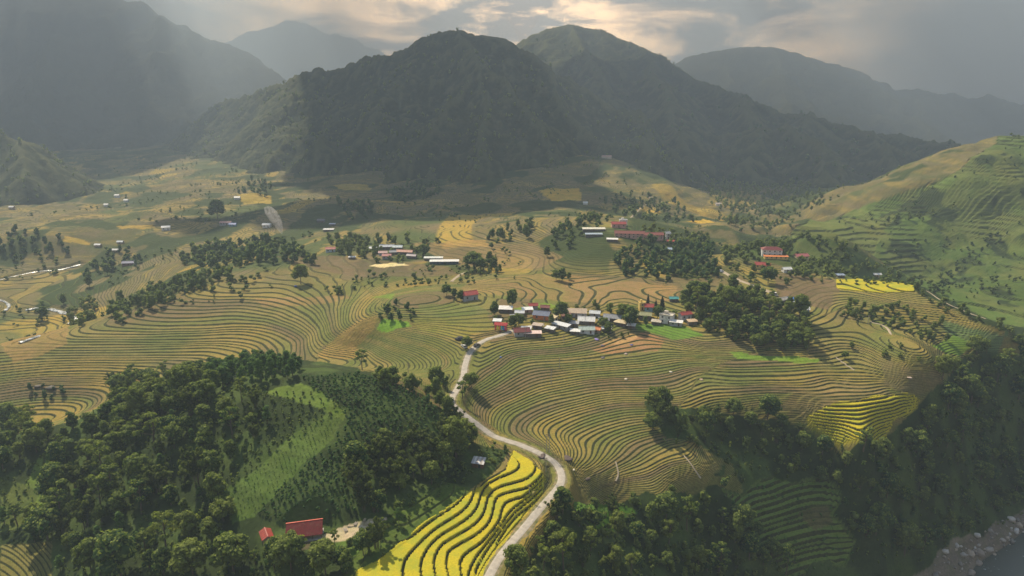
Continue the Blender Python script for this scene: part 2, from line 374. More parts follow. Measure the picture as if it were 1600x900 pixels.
def ground_fields(X, Y):
    """height, colour, terrace level and terrace strength of the ground at X, Y"""
    Z = base_h(X, Y)
    far = sstep(480, 560, Y)
    yl = in_poly(X, Y, POLY['yellow_fore']) | in_poly(X, Y, POLY['field_edge'])
    yd = 1 - sstep(8, 0, np.hypot(X - 5, (Y - 235) / 2.2) / 9) if False else 1 - np.exp(-((X + 12) / 45) ** 4 - ((Y - 225) / 62) ** 4)
    Z = Z + (fbm(X / 85, Y / 85, 3) * 1.5 + fbm(X / 26 + 9, Y / 26, 2) * 0.26) * (.12 + .88 * yd)
    Z = Z + far * (fbm(X / 130 + 3, Y / 130, 4) * 7 + np.maximum(fbm(X / 60, Y / 60 + 8, 3), 0) * 5 + fbm(X / 34 + 77, Y / 40 + 8, 3) * 2.6) * sstep(560, 900, Y)
    hs = in_poly(X, Y, POLY['hillside']); hk = sstep(620, 700, Y) * sstep(150, 260, X) * sstep(1300, 1000, Y)
    Z = Z + hk * (fbm(X / 75 + 3, Y / 110, 4) * 9 - np.clip(.32 - abs(fbm(X / 120 + 60, Y / 90 + 13, 3)), 0, 1) * 22)
    Z, T = soft_h(X, Y, Z)
    TR = T.copy()
    wob = (vnoise(X / 30, Y / 30) + vnoise(X / 9 + 5, Y / 9) * .35)
    # palette of harvested fields, broken up by terrace level and along it
    step = np.where(Y > 520, .60, 0.50)
    yf = yl
    step = np.where(yf, 1.0, step)
    step = np.where(hs, 4.0, step)
    gt = in_poly(X, Y, POLY['green_terraces'])
    step = np.where(gt, 2.4, step)
    step = np.where(in_poly(X, Y, POLY['terr_right']), .80, step)
    step = np.where(in_poly(X, Y, POLY['terr_left']), .80, step)
    step = np.where(in_poly(X, Y, POLY['terr_mid']), .30, step)
    step = np.where(in_poly(X, Y, POLY['yellow_right']), 1.25, step)
    step = np.where(in_poly(X, Y, POLY['yellow_far']), .9, step)
    e = Z / step
    Lv = e + np.where(yl | in_poly(X, Y, POLY['yellow_right']), .1, .88) * (vnoise(e * .42, X / 70) - .5)
    Li = np.floor(Lv); Lraw = Lv
    n1 = vnoise(Li * 0.61 + 3, X / 55 + Y / 140); n2 = vnoise(Li * 0.23 + 11, X / 90 + 40); n3 = fbm(X / 160, Y / 160, 3)
    def mix(a, b, k): return a + (b - a) * k[..., None]
    C = np.zeros(X.shape + (3,)) + np.array(OLIVE)
    C = mix(C, np.array(STRAW), sstep(.35, .65, n1 + n3 * .4))
    C = mix(C, np.array(GOLD), sstep(.62, .85, n2 + n3 * .35) * .8)
    C = mix(C, np.array(BROWN), sstep(.55, .8, vnoise(Li * .35 + 70, X / 70) - n3 * .5) * .8)
    # beyond the plateau: patchwork of greens, browns and gold
    f1 = vnoise(X / 32 + Li * .8, Y / 55); f2 = fbm(X / 120 + 7, Y / 160 + 2, 4); f3 = vnoise(X / 26 + 90 + Li * .4, Y / 48 + Li * .3); f4 = vnoise(X / 60 + 12, Y / 90 + 44)
    F = np.zeros(X.shape + (3,)) + np.array((.165, .14, .06))
    F = mix(F, np.array((.18, .145, .08)), sstep(.45, .6, f1) * .9)
    F = mix(F, np.array((.085, .11, .038)), sstep(.05, .3, f2))
    F = mix(F, np.array((.28, .21, .065)), sstep(.68, .74, f3) * .8)
    F = mix(F, np.array((.42, .29, .06)), sstep(.84, .88, f4) * .85)
    F = mix(F, np.array(DARK) * 1.3, sstep(.12, .22, fbm(X / 50 + 31, Y / 75 + 5, 4)))
    C = mix(C, F, far)
    T = T * (1 - .2 * far)
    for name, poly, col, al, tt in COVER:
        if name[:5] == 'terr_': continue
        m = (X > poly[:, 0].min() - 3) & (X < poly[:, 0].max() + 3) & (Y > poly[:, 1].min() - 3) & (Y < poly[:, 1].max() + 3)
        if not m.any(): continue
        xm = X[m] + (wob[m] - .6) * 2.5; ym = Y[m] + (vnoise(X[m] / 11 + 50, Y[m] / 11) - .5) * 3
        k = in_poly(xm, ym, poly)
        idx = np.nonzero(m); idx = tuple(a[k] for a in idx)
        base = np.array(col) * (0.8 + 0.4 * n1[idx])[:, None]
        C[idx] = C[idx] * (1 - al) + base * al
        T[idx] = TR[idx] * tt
        if name == 'hillside':
            q = fbm(X[idx] / 35, Y[idx] / 50, 4); T[idx] *= sstep(-.25, .25, fbm(X[idx] / 60 + 5, Y[idx] / 45, 3))
            C[idx] = C[idx] * (1 - sstep(.0, .3, q)[:, None] * .5) + np.array(OLIVE) * sstep(.0, .3, q)[:, None] * .5
            q2 = sstep(.25, .35, fbm(X[idx] / 22 + 8, Y[idx] / 28, 4))[:, None]
            C[idx] = C[idx] * (1 - q2) + np.array(DARK) * q2
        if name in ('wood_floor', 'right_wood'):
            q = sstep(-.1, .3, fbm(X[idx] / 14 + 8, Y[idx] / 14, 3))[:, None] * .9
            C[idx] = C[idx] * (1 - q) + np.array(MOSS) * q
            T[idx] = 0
    # geometric terraces: flat tread, steep riser
    fr = Lv - Li
    yel = yl | in_poly(X, Y, POLY['yellow_right']) | in_poly(X, Y, POLY['yellow_far'])
    def along(ax):
        dz_, dd = np.diff(Zs, axis=ax), np.hypot(np.diff(X, axis=ax), np.diff(Y, axis=ax)); g = dz_ / np.maximum(dd, 1e-3)
        return np.concatenate([g, g[-1:]] if ax == 0 else [g, g[:, -1:]], axis=ax)
    Zs = Z; slope = np.hypot(along(0), along(1)) + .02
    rw = (.55 + .35 * vnoise(X / 33 + 71, Y / 33)) * (1 + Y / 700) * np.where(yel, .42, 1)
    edge = np.clip(1 - rw * slope / step, .56, .93)
    fr = np.where(fr < edge, fr / edge * .6, .6 + (fr - edge) / (1 - edge) * .4)
    Lv = Li + fr
    rs = sstep(.60, .97, fr)
    slope_keep = .12
    terr_e = Li + slope_keep * fr + (1 - slope_keep) * rs
    dz = (terr_e - Lraw) * step
    Z2 = Z + dz * T
    rough = (1 - T)
    Z2 = Z2 + rough * fbm(X / 6, Y / 6, 3) * np.where(Y < 600, .35, .8) * sstep(140, 160, Y)
    return Z2, C, Lv, T

ys = [120.0]
while ys[-1] < 30000:
    y = ys[-1]
    dy = 2.0 if y < 172 else max(.5, y * .00215) * QG if y < 1300 else y * .012 if y < 3000 else y * .05
    ys.append(y + dy)
ys = np.array(ys); ss = np.linspace(-.92, .92, int(860 / QG)); _o = .92 + .02 * np.arange(1, 60) ** 1.12; ss = np.concatenate([-_o[::-1], ss, _o])
GYv, GSv = np.meshgrid(ys, ss, indexing='ij'); GXv = GYv * GSv
GZv, GC, GL, GT = ground_fields(GXv, GYv)
# river gorge bed, bottom right
NR, NC = GZv.shape
print('ground', NR, NC)

def grid_mesh(name, X, Y, Z, attrs=(), mat=None, kind='structure', smooth=True):
    nr, nc = Z.shape
    me = bpy.data.meshes.new(name); idx = np.arange(nr * nc).reshape(nr, nc)
    q = np.stack([idx[:-1, :-1], idx[:-1, 1:], idx[1:, 1:], idx[1:, :-1]], -1).reshape(-1, 4)
    me.vertices.add(nr * nc); me.vertices.foreach_set('co', np.stack([X, Y, Z], -1).astype(np.float32).ravel())
    me.loops.add(q.size); me.loops.foreach_set('vertex_index', q.ravel().astype(np.int32))
    me.polygons.add(len(q)); me.polygons.foreach_set('loop_start', np.arange(0, q.size, 4, dtype=np.int32))
    me.polygons.foreach_set('use_smooth', np.full(len(q), smooth))
    me.update()
    for an, ad in attrs:
        if ad.ndim == 3:
            a = me.attributes.new(an, 'FLOAT_COLOR', 'POINT'); a.data.foreach_set('color', np.concatenate([ad, np.ones(ad.shape[:2] + (1,))], -1).astype(np.float32).ravel())
        else:
            a = me.attributes.new(an, 'FLOAT', 'POINT'); a.data.foreach_set('value', ad.astype(np.float32).ravel())
    if mat: me.materials.append(mat)
    o = bpy.data.objects.new(name, me); COL.objects.link(o); o['kind'] = kind
    return o

# ------------------------------------------------------------------ material helpers
class NT:
    def __init__(s, name, spec=0.15, rough=0.9):
        s.m = bpy.data.materials.new(name); s.m.use_nodes = True; s.t = s.m.node_tree
        s.b = s.t.nodes['Principled BSDF']; s.b.inputs['Roughness'].default_value = rough; s.b.inputs['Specular IOR Level'].default_value = spec
    def n(s, t, **k):
        x = s.t.nodes.new(t)
        for a, b in k.items(): setattr(x, a, b)
        return x
    def l(s, a, b): s.t.links.new(a, b)
    def math(s, op, a, b=None, clamp=False):
        x = s.n('ShaderNodeMath', operation=op, use_clamp=clamp)
        for i, v in enumerate([a, b]):
            if v is None: continue
            if isinstance(v, (int, float)): x.inputs[i].default_value = v
            else: s.l(v, x.inputs[i])
        return x.outputs[0]
    def noise(s, scale, detail=3, rough=.55, vec=None, dist=0):
        x = s.n('ShaderNodeTexNoise'); x.inputs['Scale'].default_value = scale; x.inputs['Detail'].default_value = detail; x.inputs['Roughness'].default_value = rough; x.inputs['Distortion'].default_value = dist
        if vec is not None: s.l(vec, x.inputs['Vector'])
        return x.outputs['Fac']
    def rng(s, v, a, b, c=0., d=1., smooth=False):
        x = s.n('ShaderNodeMapRange', interpolation_type='SMOOTHSTEP' if smooth else 'LINEAR')
        for i, q in enumerate([None, a, b, c, d]):
            if q is not None: x.inputs[i].default_value = q
        s.l(v, x.inputs[0]); return x.outputs[0]
    def mix(s, f, a, b, mode='MIX'):
        x = s.n('ShaderNodeMix', data_type='RGBA', blend_type=mode)
        for i, v in ((0, f), (6, a), (7, b)):
            if isinstance(v, (int, float)): x.inputs[i].default_value = v
            elif isinstance(v, tuple): x.inputs[i].default_value = v if len(v) == 4 else v + (1,)
            else: s.l(v, x.inputs[i])
        return x.outputs[2]
    def base(s, c):
        if isinstance(c, tuple): s.b.inputs['Base Color'].default_value = c + (1,)
        else: s.l(c, s.b.inputs['Base Color'])
    def bump(s, h, dist, strength=1):
        x = s.n('ShaderNodeBump'); x.inputs['Distance'].default_value = dist; x.inputs['Strength'].default_value = strength
        s.l(h, x.inputs['Height']); s.l(x.outputs[0], s.b.inputs['Normal'])
    def pos(s):
        return s.n('ShaderNodeNewGeometry').outputs['Position']

def ground_mat():
    k = NT('ground_earth', spec=.08)
    col = k.n('ShaderNodeAttribute', attribute_name='cover').outputs['Color']
    lv = k.n('ShaderNodeAttribute', attribute_name='level').outputs['Fac']
    tr = k.n('ShaderNodeAttribute', attribute_name='terrace').outputs['Fac']
    pos = k.pos()
    fine = k.noise(.9, 5, .7, pos); med = k.noise(.16, 4, .6, pos); big = k.noise(.03, 3, .6, pos)
    fr = k.math('FRACT', lv)
    wid = k.rng(k.noise(.07, 3, .6, pos), .35, .65, .66, .56)
    ris = k.math('MULTIPLY', k.rng(k.math('SUBTRACT', fr, wid), 0.0, .07), k.rng(fr, .93, .99, 1, 0.15))
    ris = k.math('MULTIPLY', ris, tr, True)
    ris = k.math('MULTIPLY', ris, k.rng(med, .3, .5, .78, 1.0))
    c = k.mix(1.0, col, k.mix(k.rng(fine, .3, .7), (.72, .72, .72), (1.3, 1.3, 1.25)), 'MULTIPLY')
    c = k.mix(k.rng(med, .42, .66, 0, .75), c, k.mix(1.0, c, (.72, .85, .6), 'MULTIPLY'))
    c = k.mix(k.rng(big, .45, .7, 0, .5), c, k.mix(1.0, c, (1.25, 1.05, .85), 'MULTIPLY'))
    grass = k.mix(k.rng(fine, .35, .65), (.028, .034, .014), (.065, .075, .026))
    # a thin line of light grass left along the lip of each terrace
    lip = k.math('MULTIPLY', k.math('MULTIPLY', k.rng(k.math('SUBTRACT', fr, wid), -.10, -.05), k.rng(k.math('SUBTRACT', fr, wid), -.02, .01, 1, 0)), tr, True)
    c = k.mix(k.math('MULTIPLY', lip, .35), c, (.22, .26, .06))
    c = k.mix(ris, c, grass)
    k.base(c)
    k.bump(fine, .25, .6)
    return k.m
G_MAT = ground_mat()
ground = grid_mesh('ground', GXv, GYv, GZv, (('cover', GC), ('level', GL), ('terrace', GT)), G_MAT, smooth=False)

# rendered ground raster for resting things on it
def ground_h(x, y):
    """height of the built ground sheet (bilinear on its own mesh)"""
    x = np.asarray(x, float); y = np.asarray(y, float)
    j = np.clip(np.searchsorted(ys, y) - 1, 0, NR - 2); b = (y - ys[j]) / (ys[j + 1] - ys[j])
    s = x / y; i = np.clip(np.searchsorted(ss, s) - 1, 0, NC - 2); a = (s - ss[i]) / (ss[i + 1] - ss[i])
    return GZv[j, i] * (1 - a) * (1 - b) + GZv[j, i + 1] * a * (1 - b) + GZv[j + 1, i] * (1 - a) * b + GZv[j + 1, i + 1] * a * b

# ------------------------------------------------------------------ roads and streams as sheets
def ribbon(name, line, width, lift, mat, kind='structure', wvar=0.0):
    n = len(line); d = np.gradient(line[:, :2], axis=0); d /= np.linalg.norm(d, axis=1)[:, None] + 1e-9
    nrm = np.stack([-d[:, 1], d[:, 0]], -1)
    ts = np.linspace(-.5, .5, 7)
    wv = width * (1 + wvar * (vnoise(np.arange(n) * .37, np.zeros(n)) - .5) * 2)
    X = line[:, 0:1] + nrm[:, 0:1] * ts * wv[:, None]; Y = line[:, 1:2] + nrm[:, 1:2] * ts * wv[:, None]
    Z = np.maximum(line[:, 2:3] + 0 * ts, ground_h(X, Y)) + lift
    Z[:, 0] -= lift + .3; Z[:, -1] -= lift + .3
    return grid_mesh(name, X, Y, Z, (), mat, kind)
k = NT('road_concrete', spec=.3, rough=.75); pos = k.pos()
k.base(k.mix(k.rng(k.noise(.5, 5, .7, pos), .3, .7), (.30, .27, .235), (.50, .46, .40))); k.bump(k.noise(3, 3, .5, pos), .03)
M_ROAD = k.m
k = NT('dirt_track'); pos = k.pos(); k.base(k.mix(k.rng(k.noise(.6, 4, .7, pos), .3, .7), (.30, .24, .17), (.48, .41, .31))); M_DIRT = k.m
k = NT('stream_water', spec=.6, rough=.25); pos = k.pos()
k.base(k.mix(k.rng(k.noise(.35, 5, .75, pos), .44, .58), (.13, .15, .14), (.70, .72, .74))); k.bump(k.noise(1.2, 3, .6, pos), .15); M_STREAM = k.m  # pale tone paints the sky's reflection in along with the white rapids
k = NT('verge_earth'); pos = k.pos(); k.base(k.mix(k.rng(k.noise(.5, 4, .7, pos), .35, .65), (.10, .12, .04), (.30, .24, .15))); M_VERGE = k.m
ribbon('verge', ROAD, 6.6, .06, M_VERGE, wvar=.12)
ribbon('road', ROAD, 4.4, .14, M_ROAD)
for l, w in TRACKS: ribbon('path', l, w, .12, M_DIRT)
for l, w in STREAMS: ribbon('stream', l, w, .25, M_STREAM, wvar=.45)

# ------------------------------------------------------------------ mountains: each grown from its ridge lines
def seg_cone(X, Y, pts, a, p, best, wobx, woby):
    pts = np.array(pts)
    for s, t in zip(pts[:-1], pts[1:]):
        d = t[:2] - s[:2]; L2 = (d ** 2).sum()
        k = np.clip(((X + wobx - s[0]) * d[0] + (Y + woby - s[1]) * d[1]) / L2, 0, 1)
        r = np.hypot(X + wobx - s[0] - k * d[0], Y + woby - s[1] - k * d[1])
        z = s[2] + k * (t[2] - s[2]) - a * r ** p
        np.maximum(best, z, out=best)
    return best
def mountain(name, ridges, a, p, rough, y0, y1, dy, s0, s1, ds, mat, scale=1.0, mult=0.004, floor=-40):
    yv = [y0]
    while yv[-1] < y1: yv.append(yv[-1] + dy)
    yv = np.array(yv); sv = np.arange(s0, s1, ds)
    Y, S = np.meshgrid(yv, sv, indexing='ij'); X = Y * S
    L = 150 * scale
    wx = fbm(X / L, Y / L, 3) * 28 * scale; wy = fbm(X / L + 40, Y / L + 9, 3) * 28 * scale
    Z = np.full(X.shape, -1e4)
    R0 = None
    for i, r in enumerate(ridges):
        pts = [at_dist(*q) for q in r]
        f = 0.25 if i == 0 else 1.0
        Z = seg_cone(X, Y, pts, a, p, Z, wx * f, wy * f)
        if i == 0: R0 = Z.copy()
    dist = np.clip((Z.max() - Z), 0, None)
    zz = Z + rough * ((ridged(X / (90 * scale), Y / (120 * scale), 5, .55) - .6) * 40 * scale * sstep(0, 60 * scale, dist) + (ridged(X / (190 * scale) + 3, Y / (300 * scale), 2, .4) - .6) * 50 * scale * sstep(60, 200 * scale, dist)
         + fbm(X / (22 * scale), Y / (22 * scale), 4, .6) * 5.5 * scale * sstep(-10, 40 * scale, dist) + fbm(X / (7 * scale), Y / (7 * scale), 2) * 2.6 * scale)
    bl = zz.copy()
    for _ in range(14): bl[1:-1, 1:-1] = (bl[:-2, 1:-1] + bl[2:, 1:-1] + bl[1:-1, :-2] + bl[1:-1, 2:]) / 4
    rib_tint = sstep(.2 * scale, 3.0 * scale, zz - bl + 1.5 * fbm(X / (50 * scale), Y / (50 * scale), 3) * scale)   # relief shading painted in: lighter grass and clearings on ribs, darker forest in gullies
    o = grid_mesh(name, X, Y, np.maximum(zz, floor), (('relief_tint', rib_tint),), mat)
    return o, X, Y, zz

def slope_mat(name, dark, mid, light, s):
    k = NT(name, spec=.05); pos = k.pos()
    big = k.noise(.009 / s, 5, .6, pos); med = k.noise(.035 / s, 5, .62, pos); fine = k.noise(.16 / s, 4, .7, pos)
    c = k.mix(k.rng(big, .4, .65), dark, mid)
    c = k.mix(k.rng(med, .52, .68, 0, .8), c, light)
    c = k.mix(k.rng(fine, .4, .6, 0, .7), c, k.mix(1.0, c, (.45, .5, .45), 'MULTIPLY'))
    relief = k.n('ShaderNodeAttribute', attribute_name='relief_tint').outputs['Fac']
    c = k.mix(k.math('MULTIPLY', relief, .75), c, k.mix(med, tuple(x * 1.5 for x in mid), tuple(x * 1.25 for x in light)))
    k.base(c); k.bump(k.noise(.12 / s, 5, .7, pos), 6 * s, .8)
    return k.m
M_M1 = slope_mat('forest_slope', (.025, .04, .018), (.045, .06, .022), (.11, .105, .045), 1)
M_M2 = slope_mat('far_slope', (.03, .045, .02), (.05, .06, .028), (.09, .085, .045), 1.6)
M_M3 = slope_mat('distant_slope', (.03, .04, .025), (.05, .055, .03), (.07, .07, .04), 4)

MT = []
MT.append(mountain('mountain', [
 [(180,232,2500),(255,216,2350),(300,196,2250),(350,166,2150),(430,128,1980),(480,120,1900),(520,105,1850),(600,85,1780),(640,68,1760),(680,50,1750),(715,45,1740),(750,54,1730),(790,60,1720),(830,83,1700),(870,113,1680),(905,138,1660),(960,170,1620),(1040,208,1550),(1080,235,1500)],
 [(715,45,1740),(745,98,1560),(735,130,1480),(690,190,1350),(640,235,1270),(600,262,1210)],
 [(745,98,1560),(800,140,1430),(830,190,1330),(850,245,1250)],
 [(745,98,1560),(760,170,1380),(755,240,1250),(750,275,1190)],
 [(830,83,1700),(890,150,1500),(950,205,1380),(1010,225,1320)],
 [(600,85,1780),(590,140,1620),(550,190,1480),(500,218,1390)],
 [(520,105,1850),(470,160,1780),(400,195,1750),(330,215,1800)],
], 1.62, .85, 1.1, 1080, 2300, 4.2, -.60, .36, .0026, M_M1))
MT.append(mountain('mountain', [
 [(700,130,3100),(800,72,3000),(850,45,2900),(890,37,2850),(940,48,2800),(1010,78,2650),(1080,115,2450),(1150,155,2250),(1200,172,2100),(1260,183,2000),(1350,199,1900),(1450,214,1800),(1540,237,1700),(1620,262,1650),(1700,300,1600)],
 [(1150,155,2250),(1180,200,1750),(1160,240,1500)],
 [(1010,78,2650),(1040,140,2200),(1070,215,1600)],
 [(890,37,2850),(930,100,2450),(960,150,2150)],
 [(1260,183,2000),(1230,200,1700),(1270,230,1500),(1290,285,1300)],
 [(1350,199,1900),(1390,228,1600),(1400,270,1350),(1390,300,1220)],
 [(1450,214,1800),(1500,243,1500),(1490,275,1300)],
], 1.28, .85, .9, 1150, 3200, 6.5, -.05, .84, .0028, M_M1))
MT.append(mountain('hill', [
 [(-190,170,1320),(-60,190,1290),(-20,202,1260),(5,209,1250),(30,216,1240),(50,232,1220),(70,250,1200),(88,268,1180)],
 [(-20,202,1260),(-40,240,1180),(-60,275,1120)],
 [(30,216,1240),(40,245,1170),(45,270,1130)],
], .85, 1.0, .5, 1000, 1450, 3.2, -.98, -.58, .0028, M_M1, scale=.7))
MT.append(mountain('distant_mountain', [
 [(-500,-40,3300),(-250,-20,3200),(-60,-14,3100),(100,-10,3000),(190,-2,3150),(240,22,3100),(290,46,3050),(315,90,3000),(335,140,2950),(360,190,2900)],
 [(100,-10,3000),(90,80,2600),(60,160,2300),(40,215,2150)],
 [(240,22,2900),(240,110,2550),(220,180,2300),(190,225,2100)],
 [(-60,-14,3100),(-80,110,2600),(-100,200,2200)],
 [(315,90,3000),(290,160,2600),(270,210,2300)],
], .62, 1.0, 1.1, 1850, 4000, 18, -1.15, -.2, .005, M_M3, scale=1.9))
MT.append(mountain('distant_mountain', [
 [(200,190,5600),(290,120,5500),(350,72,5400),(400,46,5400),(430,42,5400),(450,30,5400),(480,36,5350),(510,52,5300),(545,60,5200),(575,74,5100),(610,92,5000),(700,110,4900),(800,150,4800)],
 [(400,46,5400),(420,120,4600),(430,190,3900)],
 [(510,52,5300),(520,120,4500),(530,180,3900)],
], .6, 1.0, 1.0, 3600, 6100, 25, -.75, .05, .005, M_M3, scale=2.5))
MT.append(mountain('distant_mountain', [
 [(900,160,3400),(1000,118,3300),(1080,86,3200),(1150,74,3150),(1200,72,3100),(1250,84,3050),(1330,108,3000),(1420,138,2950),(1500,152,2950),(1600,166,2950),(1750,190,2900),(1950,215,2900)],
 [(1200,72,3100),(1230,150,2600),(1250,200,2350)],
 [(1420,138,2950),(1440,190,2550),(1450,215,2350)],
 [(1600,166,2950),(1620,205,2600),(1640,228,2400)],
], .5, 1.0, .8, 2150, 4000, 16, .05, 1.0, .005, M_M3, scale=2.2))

# ------------------------------------------------------------------ object helpers
def tag(o, label=None, cat=None, group=None, kind=None):
    if label: o['label'] = label
    if cat: o['category'] = cat
    if group: o['group'] = group
    if kind: o['kind'] = kind
    return o
def empty(name, loc, rz=0.0, s=1.0):
    o = bpy.data.objects.new(name, None); COL.objects.link(o)
    o.location = loc; o.rotation_euler = (0, 0, rz); o.scale = (s, s, s); o.empty_display_size = .5
    return o
def raw_mesh(name, V, F, mats, mi=None, smooth=False, shade=None):
    """V n*3, F list of index arrays (k*3 or k*4)"""
    me = bpy.data.meshes.new(name); V = np.asarray(V, np.float32)
    loops = []; starts = []; mids = []; pos = 0
    for gi, f in enumerate(F):
        f = np.asarray(f, np.int32)
        if f.size == 0: continue
        k = f.shape[1]; loops.append(f.ravel()); starts.append(pos + np.arange(len(f)) * k); pos += f.size
        mids.append(np.full(len(f), (mi[gi] if mi else 0)))
    loops = np.concatenate(loops); starts = np.concatenate(starts); mids = np.concatenate(mids)
    me.vertices.add(len(V)); me.vertices.foreach_set('co', V.ravel())
    me.loops.add(len(loops)); me.loops.foreach_set('vertex_index', loops.astype(np.int32))
    me.polygons.add(len(starts)); me.polygons.foreach_set('loop_start', starts.astype(np.int32))
    me.polygons.foreach_set('material_index', mids.astype(np.int32))
    if smooth: me.polygons.foreach_set('use_smooth', np.ones(len(starts), bool))
    for m in mats: me.materials.append(m)
    me.update()
    if shade is not None:
        a = me.attributes.new('tint', 'FLOAT', 'POINT'); a.data.foreach_set('value', np.asarray(shade, np.float32))
    return me
def link(name, me, parent=None, loc=(0, 0, 0)):
    o = bpy.data.objects.new(name, me); COL.objects.link(o); o.parent = parent; o.location = loc
    return o

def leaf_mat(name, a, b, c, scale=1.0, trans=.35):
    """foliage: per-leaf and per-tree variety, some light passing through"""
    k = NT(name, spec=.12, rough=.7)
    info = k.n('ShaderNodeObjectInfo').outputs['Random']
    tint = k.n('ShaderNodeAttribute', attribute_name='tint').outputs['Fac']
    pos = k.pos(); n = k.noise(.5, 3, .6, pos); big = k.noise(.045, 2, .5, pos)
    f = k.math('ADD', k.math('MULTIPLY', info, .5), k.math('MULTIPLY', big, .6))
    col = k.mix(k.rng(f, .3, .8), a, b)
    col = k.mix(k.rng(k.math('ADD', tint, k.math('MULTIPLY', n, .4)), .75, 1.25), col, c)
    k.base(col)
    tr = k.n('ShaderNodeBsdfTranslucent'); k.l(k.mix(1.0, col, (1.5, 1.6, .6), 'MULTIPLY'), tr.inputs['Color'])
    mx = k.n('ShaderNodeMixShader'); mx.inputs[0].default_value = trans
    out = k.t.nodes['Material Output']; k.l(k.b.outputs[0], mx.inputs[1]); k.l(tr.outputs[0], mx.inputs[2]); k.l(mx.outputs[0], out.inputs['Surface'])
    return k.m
L_BROAD = leaf_mat('broadleaf_foliage', (.036, .090, .028), (.135, .170, .036), (.24, .29, .06))
L_YOUNG = leaf_mat('young_foliage', (.055, .12, .035), (.09, .165, .04), (.15, .24, .06))
L_BAMB = leaf_mat('bamboo_foliage', (.055, .085, .022), (.075, .11, .028), (.15, .18, .05))
L_CONI = leaf_mat('conifer_foliage', (.016, .034, .016), (.022, .045, .018), (.05, .075, .025), trans=.15)
L_BANA = leaf_mat('banana_foliage', (.09, .18, .03), (.12, .23, .04), (.2, .32, .06), trans=.45)
k = NT('tree_bark'); pos = k.pos(); k.base(k.mix(k.noise(2, 3, .6, pos), (.08, .06, .045), (.18, .15, .12))); M_BARK = k.m

_ico = None
def ico(sub):
    bm = bmesh.new(); bmesh.ops.create_icosphere(bm, subdivisions=sub, radius=1)
    V = np.array([v.co[:] for v in bm.verts]); F = np.array([[v.index for v in f.verts] for f in bm.faces]); bm.free()
    return V, F
ICO1, ICO2 = ico(1), ico(2)
def tube(p0, p1, r0, r1, n=6):
    p0 = np.array(p0, float); p1 = np.array(p1, float); d = p1 - p0; d /= np.linalg.norm(d) + 1e-9
    a = np.cross(d, [0.3, .1, 1.0] if abs(d[2]) < .9 else [1.0, 0, 0]); a /= np.linalg.norm(a); b = np.cross(d, a)
    t = np.arange(n) * 2 * math.pi / n; ring = np.cos(t)[:, None] * a + np.sin(t)[:, None] * b
    V = np.concatenate([p0 + ring * r0, p1 + ring * r1]); i = np.arange(n); j = (i + 1) % n
    return V, np.stack([i, j, j + n, i + n], -1)
class MB:
    def __init__(s): s.V = []; s.T = []; s.Q = []; s.S = []; s.n = 0
    def add(s, V, F, tint=0.0):
        V = np.asarray(V, float); F = np.asarray(F)
        (s.T if F.shape[1] == 3 else s.Q).append(F + s.n); s.V.append(V); s.S.append(np.full(len(V), tint) if np.isscalar(tint) else tint); s.n += len(V)
    def mesh(s, name, mat, smooth=False):
        F = []
        if s.T: F.append(np.concatenate(s.T))
        if s.Q: F.append(np.concatenate(s.Q))
        return raw_mesh(name, np.concatenate(s.V), F, [mat], None, smooth, np.concatenate(s.S))
def leaves(rs, centres, radii, n, size, mb, up=.35, squash=1.0):
    """n leaf cards per lobe, spread over the lobe's surface and a little inside"""
    for c, r in zip(centres, radii):
        d = rs.normal(size=(n, 3)); d[:, 2] = np.where(d[:, 2] < -.5, -d[:, 2], d[:, 2]); d /= np.linalg.norm(d, axis=1)[:, None]
        rr = r * (0.82 + .3 * rs.rand(n) ** 1.0)[:, None]
        P_ = c + d * rr * np.array([1, 1, squash])
        nrm = d + rs.normal(size=(n, 3)) * .45 + np.array([0, 0, up]); nrm /= np.linalg.norm(nrm, axis=1)[:, None]
        a = np.cross(nrm, rs.normal(size=(n, 3))); a /= np.linalg.norm(a, axis=1)[:, None]; b = np.cross(nrm, a)
        s = size * (.6 + .8 * rs.rand(n))[:, None]
        V = np.stack([P_ - a * s, P_ - b * s * .6, P_ + a * s, P_ + b * s * .6], 1).reshape(-1, 3)
        F = np.arange(4 * n).reshape(n, 4)
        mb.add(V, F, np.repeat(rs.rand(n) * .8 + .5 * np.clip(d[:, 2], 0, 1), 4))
def lobe_core(rs, c, r, mb, squash=1.0, sub=ICO1):
    V, F = sub; k = 1 + .25 * rs.normal(size=len(V))[:, None] * .6
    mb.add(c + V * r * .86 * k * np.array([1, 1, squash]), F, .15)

def proto_broad(seed, h=9.0, w=3.2, lobes=13, n=75, leaf=.42, flat=1.0, trunk=.35, sub=ICO1):
    rs = np.random.RandomState(seed); mb = MB(); tb = MB(); cs = []; rr = []
    for i in range(lobes):
        t = (i + .5) / lobes; z = h * (trunk + (1 - trunk) * (.12 + .76 * t)); prof = math.sin(math.pi * min(.97, .22 + .68 * t)) ** .8
        ang = i * 2.4 + rs.rand(); rad = w * prof * (.35 + .45 * rs.rand()) * flat
        cs.append(np.array([math.cos(ang) * rad, math.sin(ang) * rad, z])); rr.append(w * (.34 + .22 * rs.rand()) * (.75 + .35 * prof))
    for c, r in zip(cs, rr): lobe_core(rs, c, r, mb, .8, sub)
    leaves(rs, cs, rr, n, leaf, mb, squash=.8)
    tp = np.array([rs.normal() * .25, rs.normal() * .25, h * .55])
    tb.add(*tube((0, 0, -.6), tp, .05 * w + .06, .03 * w, 7))
    for c in cs[::3]: tb.add(*tube(tp * (.6 + .4 * rs.rand()), c, .025 * w, .01 * w, 5))
    return mb, tb
